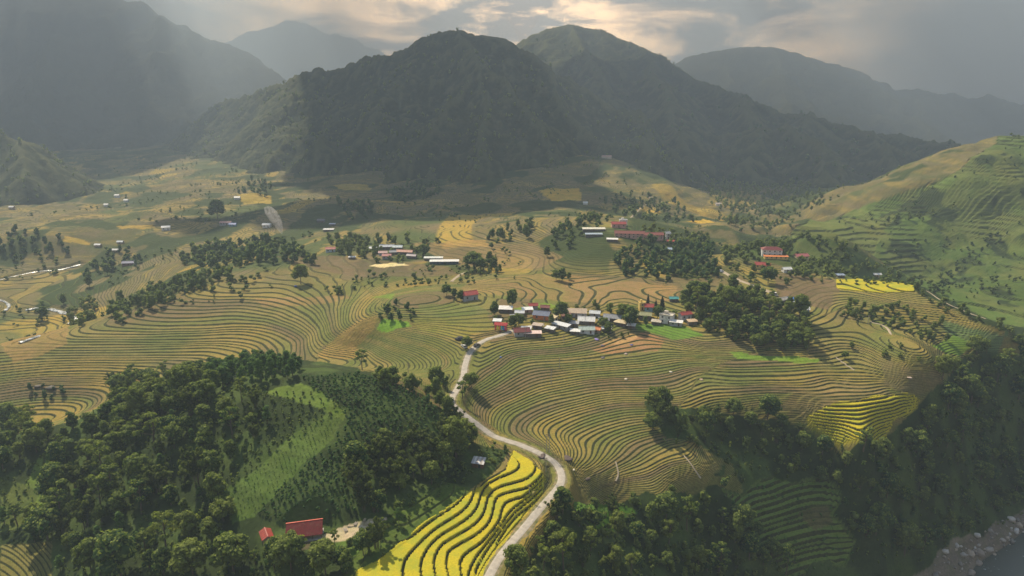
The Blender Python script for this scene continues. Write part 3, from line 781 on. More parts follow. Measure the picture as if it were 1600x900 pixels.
def proto_bamboo(seed, h=9.0, w=2.6, n=420):
    rs = np.random.RandomState(seed); mb = MB(); tb = MB()
    for i in range(16):
        a = rs.rand() * 6.28; lean = w * (.3 + .9 * rs.rand()); hh = h * (.75 + .3 * rs.rand()); b0 = rs.normal(size=2) * w * .16
        pts = []
        for t in np.linspace(0, 1, 6): pts.append(np.array([b0[0] + math.cos(a) * lean * t ** 2.2, b0[1] + math.sin(a) * lean * t ** 2.2, hh * (t - .18 * t ** 4)]))
        for p, q in zip(pts[:-1], pts[1:]): tb.add(*tube(p - np.array([0, 0, .3 if p is pts[0] else 0]), q, .06, .045, 4))
        for j in range(2, 6):
            r = w * .30 * (1.2 - .12 * j); leaves(rs, [pts[j]], [r], n // 16, .36, mb, up=-.1, squash=1.25); lobe_core(rs, pts[j], r * .75, mb, 1.2)
    return mb, tb
def proto_tall(seed, h=12.0):
    rs = np.random.RandomState(seed); mb = MB(); tb = MB(); cs = []; rr = []
    tp = np.array([rs.normal() * .5, rs.normal() * .5, h * .8]); tb.add(*tube((0, 0, -.6), tp, .28, .12, 7))
    for i in range(11):
        a = i * 2.4; t = .5 + .5 * i / 10; r = (1.0 + 2.6 * rs.rand()) * (1.25 - .55 * t); c = np.array([math.cos(a) * r, math.sin(a) * r, h * t + .3 * rs.normal()])
        cs.append(c); rr.append(.75 + .6 * rs.rand()); tb.add(*tube(tp * (t * .9), c, .07, .03, 4))
    leaves(rs, cs, rr, 60, .38, mb, squash=.5)
    for c, r in zip(cs, rr): lobe_core(rs, c, r * .8, mb, .42)
    return mb, tb
def proto_conifer(seed, h=11.0):
    rs = np.random.RandomState(seed); mb = MB(); tb = MB(); tb.add(*tube((0, 0, -.6), (0, 0, h * .95), .2, .03, 6)); cs = []; rr = []
    for i in range(15):
        t = i / 14; z = h * (.12 + .86 * t); r = 1.9 * (1 - t) ** .8 + .12
        for q in range(3 if t < .8 else 1):
            a = i * 1.3 + q * 2.1; cs.append(np.array([math.cos(a) * r * .5, math.sin(a) * r * .5, z])); rr.append(r * .55 + .1)
    leaves(rs, cs, rr, 26, .3, mb, squash=.7)
    for c, r in zip(cs, rr): lobe_core(rs, c, r * .85, mb, .7)
    return mb, tb
def proto_banana(seed):
    rs = np.random.RandomState(seed); mb = MB(); tb = MB()
    for st in range(3):
        o = np.array([rs.normal() * .9, rs.normal() * .9, 0]); h = 2.2 + rs.rand(); tb.add(*tube(o - [0, 0, .4], o + [0, 0, h], .16, .1, 6))
        for i in range(9):
            a = i * .7 + rs.rand() * .4; L = 1.9 + .5 * rs.rand(); dr = np.array([math.cos(a), math.sin(a), 0]); sd_ = np.array([-math.sin(a), math.cos(a), 0])
            pts = [o + np.array([0, 0, h]) + dr * L * t + np.array([0, 0, 1.5 * math.sin(2.3 * t) * (1 - .4 * t)]) for t in np.linspace(0, 1, 5)]; wd = [.08, .3, .36, .28, .03]
            V = np.array([p + sd_ * w_ * s_ for p, w_ in zip(pts, wd) for s_ in (-1, 1)]); F = np.array([[2 * q, 2 * q + 1, 2 * q + 3, 2 * q + 2] for q in range(4)])
            mb.add(V, F, rs.rand())
    return mb, tb
PROTO = {'broadleaf_tree': [], 'bamboo_clump': [], 'tall_tree': [], 'conifer_tree': [], 'young_tree': [], 'shrub': [], 'banana_plant': []}
def reg(kind, mbtb, mat): PROTO[kind].append((mbtb[0].mesh('crown', mat), mbtb[1].mesh('trunk', M_BARK)))
for i in range(7): reg('broadleaf_tree', proto_broad(100 + i, h=7.5 + .7 * i, w=[2.9, 3.4, 2.7, 3.8, 3.1, 3.5, 4.2][i], lobes=[12, 14, 10, 16, 13, 15, 17][i], flat=[1, 1.1, .9, 1.15, .8, 1, 1.1][i], trunk=[.2, .3, .15, .3, .1, .25, .3][i]), L_BROAD)
for i in range(3): reg('bamboo_clump', proto_bamboo(200 + i, h=9 + i, w=2.6 + .4 * i), L_BAMB)
for i in range(3): reg('tall_tree', proto_tall(300 + i, 10 + i), L_BROAD)
for i in range(2): reg('conifer_tree', proto_conifer(400 + i, 10 + 2 * i), L_CONI)
for i in range(3): reg('young_tree', proto_broad(500 + i, h=6, w=1.5, lobes=8, n=50, leaf=.3, flat=.6, trunk=.12), L_YOUNG)
for i in range(4): reg('shrub', proto_broad(600 + i, h=2.6, w=1.5, lobes=6, n=40, leaf=.26, trunk=.05), L_YOUNG if i % 2 else L_BROAD)
for i in range(2): reg('banana_plant', proto_banana(700 + i), L_BANA)
CATS = {'broadleaf_tree': 'tree', 'bamboo_clump': 'bamboo', 'tall_tree': 'tree', 'conifer_tree': 'conifer', 'young_tree': 'tree', 'shrub': 'shrub', 'banana_plant': 'banana plant'}
TREES = []        # everything planted: x, y, r
rt = random.Random(5)
def plant(kind, x, y, s, label, group=None, i=None, whole=False):
    z = float(ground_h(x, y)); vs = PROTO[kind]; cr, tr = vs[rt.randrange(len(vs)) if i is None else i % len(vs)]
    o = empty(kind, (x, y, z - .1), rt.uniform(0, 6.28), s); o.scale = (s * rt.uniform(.88, 1.12), s * rt.uniform(.88, 1.12), s * rt.uniform(.85, 1.15))
    tag(o, label, CATS[kind], group)
    link('trunk', tr, o); link('crown', cr, o)
    TREES.append((x, y)); return o
def scatter(poly_px, spacing, seed, tries=30, clear=None, density=1.0):
    """blue-noise points on the ground inside an outline given in photo pixels"""
    rs = random.Random(seed); poly = np.array(poly_px, float)
    h = hit(poly[:, 0], poly[:, 1], ground_h) if len(poly) < 40 else None
    h = world_poly(poly_px); x0, y0 = h.min(0); x1, y1 = h.max(0)
    n = int((x1 - x0) * (y1 - y0) / spacing ** 2 * 4) + 20; n = min(n, 60000)
    c = np.array([(rs.uniform(x0, x1), rs.uniform(y0, y1)) for _ in range(n)]); c = c[in_poly(c[:, 0], c[:, 1], h)]
    cell = {}; out = []
    for x, y in c:
        k = (int(x // spacing), int(y // spacing)); ok = True
        for a in (-1, 0, 1):
            for b in (-1, 0, 1):
                for q in cell.get((k[0] + a, k[1] + b), ()):
                    if (q[0] - x) ** 2 + (q[1] - y) ** 2 < spacing ** 2: ok = False
        if ok and rs.random() < density and not blocked(x, y): cell.setdefault(k, []).append((x, y)); out.append((x, y))
    return out
KEEP_OUT = [(p[0], p[1], p[3] + 1.5) for p in PADS]
for q_ in ((470,862),(440,860),(500,862),(450,850),(530,850),(560,838),(590,822)):
    h_ = hit([q_[0]], [q_[1]])[0]; KEEP_OUT.append((h_[0], h_[1], 5.5))
_rd = ROAD[::2, :2]
def blocked(x, y, r=4.2):
    if ((_rd[:, 0] - x) ** 2 + (_rd[:, 1] - y) ** 2).min() < r * r: return True
    for l, w in TRACKS:
        if ((l[:, 0] - x) ** 2 + (l[:, 1] - y) ** 2).min() < (w * .6 + 1.2) ** 2: return True
    for a, b, c in KEEP_OUT:
        if (a - x) ** 2 + (b - y) ** 2 < c * c: return True
    return False
# cheap far foliage: many small trees joined into one mass
def low_tree(rs, h, w, n, lob=4):
    cs = []; rr = []
    for i in range(lob):
        a = rs.rand() * 6.28; t = (i + .5) / lob; cs.append(np.array([math.cos(a) * w * .42, math.sin(a) * w * .42, h * (.25 + .6 * t)])); rr.append(w * (.40 + .2 * rs.rand()))
    mb = MB()
    for c, r in zip(cs, rr): lobe_core(rs, c, r, mb, .95)
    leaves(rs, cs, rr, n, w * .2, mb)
    return np.concatenate(mb.V), (np.concatenate(mb.T), np.concatenate(mb.Q)), np.concatenate(mb.S)
LOWS = [low_tree(np.random.RandomState(900 + i), 6.5 + i % 3, 2.7 + .3 * (i % 3), 11) for i in range(7)]
LOWS_BIG = LOWS
LOWS_SMALL = [low_tree(np.random.RandomState(950 + i), 6.0 + i % 3, 2.9, 8, 2) for i in range(7)]
def mass(name, pts, smin, smax, label, cat, mat, seed=1, zfun=None, flat=1.0, lows=None):
    if not len(pts): return
    LOWS = lows or (LOWS_SMALL if smax <= .62 or len(pts) > 1400 else LOWS_BIG)
    rs = np.random.RandomState(seed); V = []; T = []; Q = []; S = []; n = 0
    P_ = np.array(pts); Zs = (zfun or ground_h)(P_[:, 0], P_[:, 1])
    for (x, y), z in zip(pts, Zs):
        v, (t, q), s_ = LOWS[rs.randint(len(LOWS))]; a = rs.rand() * 6.28; sc_ = smin + (smax - smin) * rs.rand() ** 1.5
        ca, sa = math.cos(a), math.sin(a); vv = np.stack([v[:, 0] * ca - v[:, 1] * sa, v[:, 0] * sa + v[:, 1] * ca, (v[:, 2] - 1.2) * flat * rs.uniform(.8, 1.25)], -1) * sc_ + np.array([x, y, z])
        V.append(vv); T.append(t + n); Q.append(q + n); S.append(s_ * .6 + rs.rand() * .5); n += len(v)
    me = raw_mesh(name, np.concatenate(V), [np.concatenate(T), np.concatenate(Q)], [mat], None, False, np.concatenate(S))
    o = link(name, me); tag(o, label, cat, None, 'stuff'); return o

# ------------------------------------------------------------------ woods near the camera
SIZEW = lambda s: 'tall' if s > 1.05 else 'low' if s < .75 else 'mid-sized'
def wood(poly, spacing, seed, mix, smin, smax, where, density=1.0, near=None):
    pts = scatter(poly, spacing * 1.12, seed, density=density); smin *= .8; smax *= 1.45; rr = random.Random(seed + 1); n = 0
    pts.sort(key=lambda p: p[1])
    A_ = np.array(pts); zz = ground_h(A_[:, 0], A_[:, 1]); U, V_ = project(A_[:, 0], A_[:, 1], zz)
    def third(q): a, b = np.quantile(q, [.33, .67]); return (q > a).astype(int) + (q > b).astype(int)
    cu, cv = third(U), third(V_)
    for m_, (x, y) in enumerate(pts):
        kind = rr.choices([m[0] for m in mix], [m[1] for m in mix])[0]; s = smin + (smax - smin) * rr.random() ** 1.3
        vi = rr.randrange(len(PROTO[kind]))
        place = ('upper ', 'mid ', 'lower ')[cv[m_]] + ('left', 'centre', 'right')[cu[m_]]
        rel = (s - smin) / (smax - smin + 1e-9)
        look = {'broadleaf_tree': ['round', 'dense round', 'slim', 'broad domed', 'upright oval', 'bushy', 'wide spreading'], 'bamboo_clump': ['feathery', 'arching', 'plumed'], 'tall_tree': ['thin open crowned', 'bare trunked', 'flat topped'], 'young_tree': ['slim young', 'pointed young', 'leafy young'], 'shrub': ['leafy'] * 4, 'conifer_tree': ['pointed'] * 2, 'banana_plant': ['bright'] * 2}[kind][vi]
        noun = {'broadleaf_tree': 'broadleaf tree', 'bamboo_clump': 'bamboo clump', 'tall_tree': 'tree', 'young_tree': 'tree', 'shrub': 'shrub', 'conifer_tree': 'conifer', 'banana_plant': 'banana plant'}[kind]
        size = 'large ' if rel > .66 else 'small ' if rel < .3 else 'medium '
        plant(kind, x, y, s, size + look + ' ' + noun + ', ' + place + ' of ' + where, noun + 's of ' + where, vi)
    return pts
LW = [('broadleaf_tree', 7), ('tall_tree', 2), ('bamboo_clump', 1.6), ('young_tree', 2.5)]
ALL = []
ALL += wood([(175,612),(240,596),(320,590),(350,600),(330,640),(250,650),(180,650)], 5.2, 11, LW, .7, 1.1, 'the near wood by the terraces')
ALL += wood([(90,675),(180,650),(330,640),(400,620),(420,660),(400,700),(340,760),(240,760),(170,720),(110,720)], 5.4, 12, LW, .75, 1.15, 'the near left wood')
ALL += wood([(0,672),(90,675),(60,715),(0,740)], 5.5, 13, LW, .7, 1.1, 'the clump at the left frame edge')
ALL += wood([(0,800),(60,830),(130,780),(240,765),(340,765),(355,820),(380,865),(400,905),(90,905),(90,850),(0,840)], 5.4, 14, LW, .8, 1.2, 'the wood in the bottom left corner')
ALL += wood([(385,868),(440,882),(470,900),(430,905),(390,900)], 4.5, 24, LW, .7, 1.0, 'the trees before the long shed')
ALL += wood([(90,700),(180,720),(240,765),(130,780),(80,790)], 7.0, 25, LW, .6, 1.1, 'the trees beside the sunlit glade')
ALL += wood([(322,592),(332,574),(400,566),(440,566),(470,580),(460,594),(400,606),(340,604)], 3.0, 15, [('young_tree', 1)], .9, 1.3, 'the row on the near hill crest')
ALL += wood([(545,735),(600,700),(640,690),(700,690),(735,700),(700,740),(640,760),(590,790),(560,790)], 5.0, 16, [('bamboo_clump', 5), ('broadleaf_tree', 4)], .8, 1.1, 'the wood above the shed yard')
ALL += wood([(565,800),(610,795),(640,800),(600,850),(560,880),(540,900),(500,905),(520,865),(610,825)], 4.2, 17, LW, .55, .9, 'the trees between yard and rice')
ALL += wood([(580,590),(640,600),(662,614),(640,622),(600,606)], 4.6, 18, [('broadleaf_tree', 1)], .65, .85, 'the far brow of the hill')
ALL += wood([(672,610),(700,600),(735,604),(750,630),(725,636),(706,620),(690,640),(665,640)], 4.6, 19, LW, .6, .9, 'the clump round the hidden bend')
# right side
RW = [('broadleaf_tree', 8), ('tall_tree', 1.5), ('bamboo_clump', .7)]
ALL += wood([(1015,640),(1060,650),(1200,655),(1250,668),(1262,690),(1200,710),(1120,700),(1050,690),(1020,670)], 5.0, 31, [('broadleaf_tree', 5), ('bamboo_clump', 3)], .7, 1.1, 'the grove below the terraces')
ALL += wood([(845,850),(885,800),(930,795),(1010,785),(1120,790),(1200,850),(1240,900),(800,905)], 5.6, 32, RW, .6, 1.0, 'the dark bank right of the road')
ALL += wood([(1310,728),(1400,705),(1445,668),(1480,635),(1500,660),(1490,740),(1440,780),(1400,830),(1350,870),(1320,800)], 5.6, 33, RW, .7, 1.1, 'the bank under the yellow terraces')
ALL += wood([(1470,600),(1500,560),(1540,550),(1600,566),(1660,600),(1660,640),(1560,630),(1500,640)], 5.6, 34, RW, .8, 1.15, 'the shoulder at the right edge')
ALL += wood([(1500,650),(1620,650),(1640,790),(1560,800),(1480,850),(1430,880),(1390,880),(1400,830),(1480,740)], 6.4, 35, RW, .7, 1.05, 'the shaded slope above the river')
ALL += wood([(1230,700),(1300,710),(1310,760),(1240,745)], 6.5, 36, RW, .5, .8, 'the dark hollow below the grove')
# named single trees
def single(kind, u, v, s, label, i=None):
    h = hit([u], [v], ground_h)[0]; return plant(kind, float(h[0]), float(h[1]), s, label, None, i)
single('tall_tree', 732, 700, 1.15, 'tall dark tree standing alone where the road meets the yellow rice', 0)
single('broadleaf_tree', 724, 702, .95, 'dense round tree left of the tall dark tree above the grey shed')
single('tall_tree', 566, 578, 1.1, 'thin tree with bare trunk behind the crest of the plantation hill', 1)
single('bamboo_clump', 585, 800, 1.15, 'large bamboo clump arching over the sandy shed yard', 1)
single('tall_tree', 523, 850, .55, 'small flat crowned tree on the lawn edge before the sandy yard', 2)
single('broadleaf_tree', 492, 866, .6, 'small round tree in front of the red roofed shed', 2)
single('bamboo_clump', 712, 668, 1.0, 'bamboo clump hiding the road where it dips behind the hill', 2)
single('broadleaf_tree', 738, 690, .8, 'low broad tree leaning over the hidden stretch of road', 4)
single('broadleaf_tree', 700, 655, .9, 'bushy tree left of the bamboo that hides the road', 5)
single('broadleaf_tree', 722, 676, .75, 'round tree right of the bamboo that hides the road', 1)
single('bamboo_clump', 868, 812, 1.2, 'bamboo clump leaning over the road bend', 0)
single('broadleaf_tree', 878, 790, .8, 'bushy tree at the right edge of the road bend', 1)
single('broadleaf_tree', 1020, 672, 1.1, 'yellow green tree at the left end of the grove below the terraces', 3)
for i, (u, v) in enumerate([(920,808),(936,815),(948,806),(905,800)]): single('banana_plant', u, v, 1.0, ['leftmost', 'lowest', 'rightmost', 'topmost'][i] + ' of the bright banana plants on the bank right of the road')
# smaller growth under and between the trees
def brush(poly, spacing, seed, smin, smax, label, mat=L_BROAD, name='undergrowth', density=1.0, flat=1.0, cat='undergrowth'):
    return mass(name, scatter(poly, spacing, seed, density=density), smin, smax, label, cat, mat, seed, flat=flat)
brush([(0,690),(90,680),(180,625),(320,590),(420,610),(520,650),(440,700),(340,770),(360,840),(480,890),(520,905),(90,905),(90,850),(0,830)], 2.6, 51, .22, .6, 'low tangled undergrowth filling the near left wood', density=.75)
brush([(470,594),(560,586),(640,610),(735,676),(700,700),(600,710),(560,745),(560,800),(440,815),(400,800),(470,735),(525,690),(548,655),(500,615)], 1.75, 52, .30, .52, 'dense young plantation of shrubby trees covering the near hill', L_YOUNG, 'plantation_trees', .95, 1.0, 'young plantation')
brush([(410,612),(500,620),(540,650),(480,670),(430,700),(380,760),(340,770),(400,690)], 3.0, 53, .25, .45, 'shrubs between the glade and the left wood', density=.6)
brush([(800,905),(845,850),(885,800),(1010,785),(1120,780),(1140,800),(1260,905)], 2.8, 54, .22, .5, 'low brush on the dark bank right of the road', density=.85)
brush([(1050,690),(1130,705),(1262,690),(1330,705),(1310,745),(1200,745),(1140,760),(1100,765),(1140,735),(1120,712)], 4.5, 61, .5, 1.0, 'trees in the dark hollow between the grove and the green terraces', name='hollow_trees', density=.8, cat='trees')
brush([(1310,730),(1400,712),(1450,675),(1500,610),(1560,600),(1700,650),(1820,760),(1640,780),(1560,800),(1480,850),(1430,880),(1380,870),(1320,800)], 4.6, 59, .55, 1.15, 'thick mixed trees between the larger ones on the shaded slope', name='slope_trees', density=.85, cat='trees')
brush([(850,860),(900,810),(1010,795),(1120,790),(1190,850),(1230,905),(800,905)], 4.4, 60, .45, .95, 'thick mixed trees between the larger ones on the bank right of the road', name='bank_trees', density=.85, cat='trees')
brush([(1020,690),(1262,690),(1320,715),(1400,700),(1480,640),(1530,570),(1640,600),(1800,650),(1900,760),(1700,785),(1500,840),(1430,890),(1330,890),(1330,780),(1130,720)], 3.8, 55, .25, .6, 'low brush covering the slope above the river gorge', density=.8)
brush([(1130,775),(1210,750),(1300,770),(1330,800),(1330,890),(1250,905),(1180,870)], 3.0, 56, .18, .45, 'bushes growing along the overgrown green terraces', L_YOUNG, density=.6)
# planted rows of small shrubs on the light slope
rows = []
h_ = world_poly([(350,775),(400,738),(450,694),(480,675),(520,645),(532,657),(515,685),(470,730),(440,775),(400,810),(368,815)])
for i in range(90):
    for j in range(90):
        x = h_[:, 0].min() + i * 1.7 + rt.uniform(-.3, .3) + (j % 2) * .8; y = h_[:, 1].min() + j * 1.7 + rt.uniform(-.3, .3)
        if in_poly(np.array([x]), np.array([y]), h_)[0] and rt.random() < .85: rows.append((x, y))
mass('shrub_rows', rows, .10, .16, 'small round shrubs planted in rows on the light green slope', 'shrub rows', L_YOUNG, 8)
print('trees', len(TREES), 'rows', len(rows))

wood([(640,790),(690,745),(740,722),(730,705),(680,720),(620,760)], 6, 39, LW, .6, .9, 'the slope left of the grey shack')
brush([(600,870),(660,800),(700,765),(760,735),(800,708),(770,700),(700,735),(640,770),(590,820),(570,870)], 2.6, 57, .25, .6, 'bushes on the slope between the wood and the yellow rice', density=.8)
brush([(1300,345),(1400,305),(1500,262),(1600,215),(1640,300),(1640,500),(1560,490),(1450,440),(1390,400),(1330,375)], 13, 58, .25, .8, 'scattered shrubs dotting the steep green hillside on the right', density=.6)

# ------------------------------------------------------------------ groves in the middle distance
def spot(u, v): h = hit([u], [v], ground_h)[0]; return float(h[0]), float(h[1]), float(h[2])
# ---- buildings are listed first so that trees keep clear of their plots
# name, (u, v) of the foot of the wall, width m, depth m, wall height m, yaw deg, roof kind, roof colour, wall colour, storeys, label
RED = (.42, .07, .06); PINKR = (.5, .16, .16); MAROON = (.22, .05, .05); WHITE = (.82, .82, .80); TINW = (.75, .78, .80); GREYR = (.33, .35, .38); BLUER = (.16, .20, .30)
TAN = (.42, .34, .26); CREAM = (.70, .58, .36); GREYW = (.42, .44, .48); ORANGE = (.75, .25, .08); OLV = (.42, .42, .22); PINKW = (.66, .40, .34); DKW = (.18, .16, .15); BLUEW = (.25, .45, .60); TEAL = (.10, .42, .42); YELW = (.80, .62, .22); GREENP = (.50, .60, .55)
HOUSES = [
 (733,470,11,8,4.6,24,'gable',RED,GREYW,1,'grey walled house with a red tiled roof beside the pond west of the village'),
 (790,489,9,6,2.6,-6,'shed',WHITE,DKW,1,'open barn with a wide white tin roof where the village track begins'),
 (833,483,6,4.5,2.6,10,'gable',RED,GREYW,1,'tiny red roofed hut at the back of the village beside the bright grass'),
 (852,486,6,4.5,2.6,-12,'gable',MAROON,DKW,1,'dark red roofed hut behind the blue roofed village house'),
 (824,489,7,4.5,2.3,6,'shed',TINW,TAN,1,'low white roofed lean-to in front of the tiny red hut'),
 (847,500,11,8,3.4,-16,'gable',BLUER,ORANGE,1,'village house with a slate blue gabled roof and orange end wall'),
 (864,503,6,5,3.2,-40,'shed',CREAM,CREAM,1,'cream roofed outbuilding right of the blue roofed village house'),
 (901,496,14,8,3.2,-6,'shed',TAN,GREYW,1,'big barn with a flat tan roof in the middle of the village'),
 (917,508,11,8,3.0,-8,'gable',WHITE,DKW,1,'village barn with the brightest white roof'),
 (877,514,12,4.5,2.6,-38,'shed',TINW,GREYR,1,'long narrow white roofed shed set diagonally in the village'),
 (917,522,10,6,3.0,0,'gable',GREENP,TINW,1,'pale green roofed house at the front edge of the village'),
 (933,520,5,4,2.2,-25,'gable',ORANGE,TAN,1,'small orange roofed hut right of the pale green roofed house'),
 (899,523,6,4,2.2,-10,'shed',WHITE,DKW,1,'small white roofed shed left of the pale green roofed house'),
 (930,495,7,5,2.5,-14,'gable',TINW,GREYW,1,'small grey white roofed house right of the big tan barn'),
 (958,503,12,7,2.8,-14,'gable',GREYR,DKW,1,'dark grey roofed house half hidden in trees at the east of the village'),
 (971,510,8,6,2.6,-30,'hip',CREAM,DKW,1,'cream hipped roof cottage by the tallest village tree'),
 (987,514,5,4,2.2,-20,'shed',TINW,DKW,1,'little white shed just right of the cream hipped cottage'),
 (1003,485,4,4,5.6,8,'flat',YELW,YELW,2,'narrow two storey yellow house at the edge of the conifers'),
 (1017,487,8,6,3.6,-8,'gable',RED,BLUEW,1,'blue walled house under a red roof left of the village wood'),
 (1008,499,9,6,3.0,-12,'gable',OLV,DKW,1,'barn with an olive yellow roof above the green garden'),
 (1043,506,9,7,6.0,-28,'flat',(.62,.58,.50),WHITE,2,'white two storey flat roofed house above the green garden'),
 (1057,510,8,4,2.8,-20,'shed',WHITE,GREYW,1,'white roofed porch building in front of the two storey white house'),
 (1071,500,8,5,4.2,20,'gable',RED,(.6,.6,.65),1,'red roofed grey house tucked against the village wood'),
 (1053,472,6,4,2.6,0,'gable',TEAL,DKW,1,'teal roofed hut among the trees behind the village'),
 (815,526,10,7,3.2,8,'gable',MAROON,GREYW,1,'grey walled house with a faded maroon roof where the road enters the village'),
 (832,527,11,4,2.6,2,'shed',(.78,.6,.56),DKW,1,'row of stalls under a long pinkish white roof beside the road'),
 (822,520,6,4,2.6,-8,'shed',TINW,GREYW,1,'white roofed shop behind the faded maroon roof'),
 (984,372,28,8,4.6,-7,'gable',(.28,.09,.07),PINKW,2,'long pink school block under a red roof, left wing'),
 (1019,374,22,8,4.4,3,'gable',(.32,.10,.08),PINKW,2,'long pink school block under a red roof, right wing'),
 (967,356,14,7,4.0,0,'gable',RED,PINKW,1,'short red roofed school building behind the left wing'),
 (974,352,8,4,5.4,0,'flat',WHITE,WHITE,1,'small white roofed hall behind the school'),
 (928,362,22,5,2.6,0,'shed',(.72,.70,.60),DKW,1,'long pale roofed shed left of the school'),
 (928,370,16,4,2.4,0,'shed',(.35,.45,.55),DKW,1,'lower bluish roofed shed left of the school'),
 (957,378,10,4,2.4,-8,'shed',WHITE,DKW,1,'white roofed kiosk at the foot of the school bank'),
 (1043,374,5,6,6.2,15,'gable',GREYR,WHITE,2,'tall narrow white house right of the school'),
 (1049,381,9,4,2.4,-4,'shed',RED,DKW,1,'low red roofed annex below the tall narrow white house'),
 (1050,394,7,5,2.6,-12,'gable',(.5,.62,.78),TAN,1,'pale blue roofed house in the trees below the school'),
 (1207,401,17,9,6.2,-8,'hip',MAROON,WHITE,2,'large white house with a dark red hipped roof on the wooded knoll'),
 (1213,405,20,4,2.2,-4,'shed',ORANGE,YELW,1,'low orange roofed wing in front of the large white house'),
 (1253,406,12,7,3.2,12,'gable',PINKR,CREAM,1,'cream house with a red roof right of the large white house'),
 (1193,420,12,7,3.2,-18,'gable',RED,YELW,1,'yellow walled house with a red roof at the foot of the wooded knoll'),
 (1230,426,7,5,3.0,10,'gable',WHITE,WHITE,1,'small white house below the wooded knoll'),
 (1314,434,6,4,2.0,4,'shed',(.3,.38,.5),DKW,1,'blue grey hut at the top corner of the far yellow field'),
 (1371,433,7,4,2.4,0,'gable',WHITE,TAN,1,'white roofed hut behind the far yellow field'),
 (1222,474,9,5,2.6,25,'gable',(.5,.47,.42),DKW,1,'weathered grey house at the end of the dirt road'),
 (1237,473,4,4,2.6,0,'shed',(.05,.2,.62),BLUEW,1,'small bright blue hut at the end of the dirt road'),
 (1245,480,8,4,2.2,-25,'shed',WHITE,DKW,1,'white roofed lean-to right of the small blue hut'),
 (1256,488,8,5,2.2,-12,'gable',(.8,.84,.9),(.05,.15,.45),1,'white roofed shed with dark blue wall at the rim of the village wood'),
 (516,394,9,6,3.2,6,'gable',RED,(.6,.72,.85),1,'pale blue house with a red roof at the left end of the west hamlet'),
 (604,390,14,6,3.0,4,'gable',(.55,.6,.68),DKW,1,'long grey roofed house in the west hamlet'),
 (621,391,9,6,3.0,0,'gable',(.62,.72,.75),DKW,1,'pale tin roofed house right of the long grey one'),
 (598,399,8,5,2.6,4,'gable',(.7,.45,.42),(.5,.6,.7),1,'small salmon roofed house in the west hamlet'),
 (604,405,8,6,3.2,0,'gable',PINKR,GREYW,1,'lowest pink red roofed house of the west hamlet'),
 (632,398,16,6,2.8,-10,'gable',(.5,.2,.14),DKW,1,'long rusty roofed house in the west hamlet'),
 (643,404,9,5,2.6,-14,'gable',(.35,.3,.35),DKW,1,'dark roofed house at the right end of the west hamlet'),
 (550,405,6,3,1.8,0,'shed',WHITE,DKW,1,'lone white roofed hut left of the west hamlet'),
 (677,407,17,4,2.2,0,'shed',(.72,.76,.74),DKW,1,'long pale greenhouse behind the other west of the road'),
 (694,413,26,5,2.6,2,'shed',WHITE,(.06,.10,.14),1,'longest white roofed shed on the brown field west of the road'),
 (513,362,12,5,2.4,0,'shed',(.6,.62,.65),DKW,1,'long pale shed above the west hamlet'),
 (501,348,9,6,3.0,0,'gable',(.22,.2,.22),DKW,1,'dark house on the slope above the west hamlet'),
 (519,353,7,4,2.2,0,'shed',(.6,.65,.75),DKW,1,'small bluish shed right of the dark house'),
 (948,248,24,10,4.5,3,'gable',(.50,.30,.26),(.62,.55,.50),2,'pink roofed white school far off on the hill shoulder'),
 (891,243,10,8,6,0,'gable',WHITE,WHITE,1,'tiny white house at the foot of the central mountain'),
 (915,320,8,6,3.2,0,'gable',WHITE,WHITE,1,'white hut on the knoll below the far yellow patch'),
 (1017,316,7,6,8,0,'gable',TAN,(.6,.45,.35),1,'tall tan tower house at the top of the track'),
 (352,352,15,7,3.4,0,'gable',(.6,.32,.28),GREYW,1,'salmon roofed house beside the big tree on the left'),
 (363,354,9,6,3.0,0,'gable',(.05,.15,.5),BLUEW,1,'bright blue roofed hut right of the salmon roofed house'),
 (258,360,10,7,4.0,20,'gable',WHITE,WHITE,1,'white house among trees on the left valley side'),
 (182,309,10,8,5,0,'gable',WHITE,WHITE,1,'topmost of the tiny white houses on the far left'),
 (196,316,9,7,4,0,'gable',WHITE,WHITE,1,'rightmost of the tiny white houses on the far left'),
 (165,323,9,7,4,0,'gable',WHITE,WHITE,1,'lowest of the tiny white houses on the far left'),
 (17,327,10,7,4,0,'gable',WHITE,TAN,1,'lone pale house at the left frame edge'),
 (200,415,14,7,3.0,8,'gable',(.16,.18,.32),(.35,.2,.18),1,'dark blue roofed house on the near side of the left river fields'),
 (180,394,8,5,2.6,0,'gable',WHITE,TAN,1,'white hut by the clump of trees above the blue roofed house'),
 (152,386,7,5,2.6,0,'gable',WHITE,TAN,1,'small white hut on the green strip on the left'),
 (187,381,7,5,2.4,0,'gable',(.6,.66,.72),TAN,1,'pale hut above the green strip on the left'),
 (370,312,12,8,4,0,'gable',WHITE,WHITE,1,'white house beside the distant gold field on the left'),
 (416,356,10,7,4,0,'gable',WHITE,WHITE,1,'white house left of the smoke column'),
 (1123,322,12,8,4,0,'gable',(.6,.5,.45),WHITE,1,'pale house among trees near the distant gold field'),
 (1288,226,14,10,6,0,'hip',(.8,.75,.8),WHITE,2,'white building alone on the dark wooded ridge'),
]
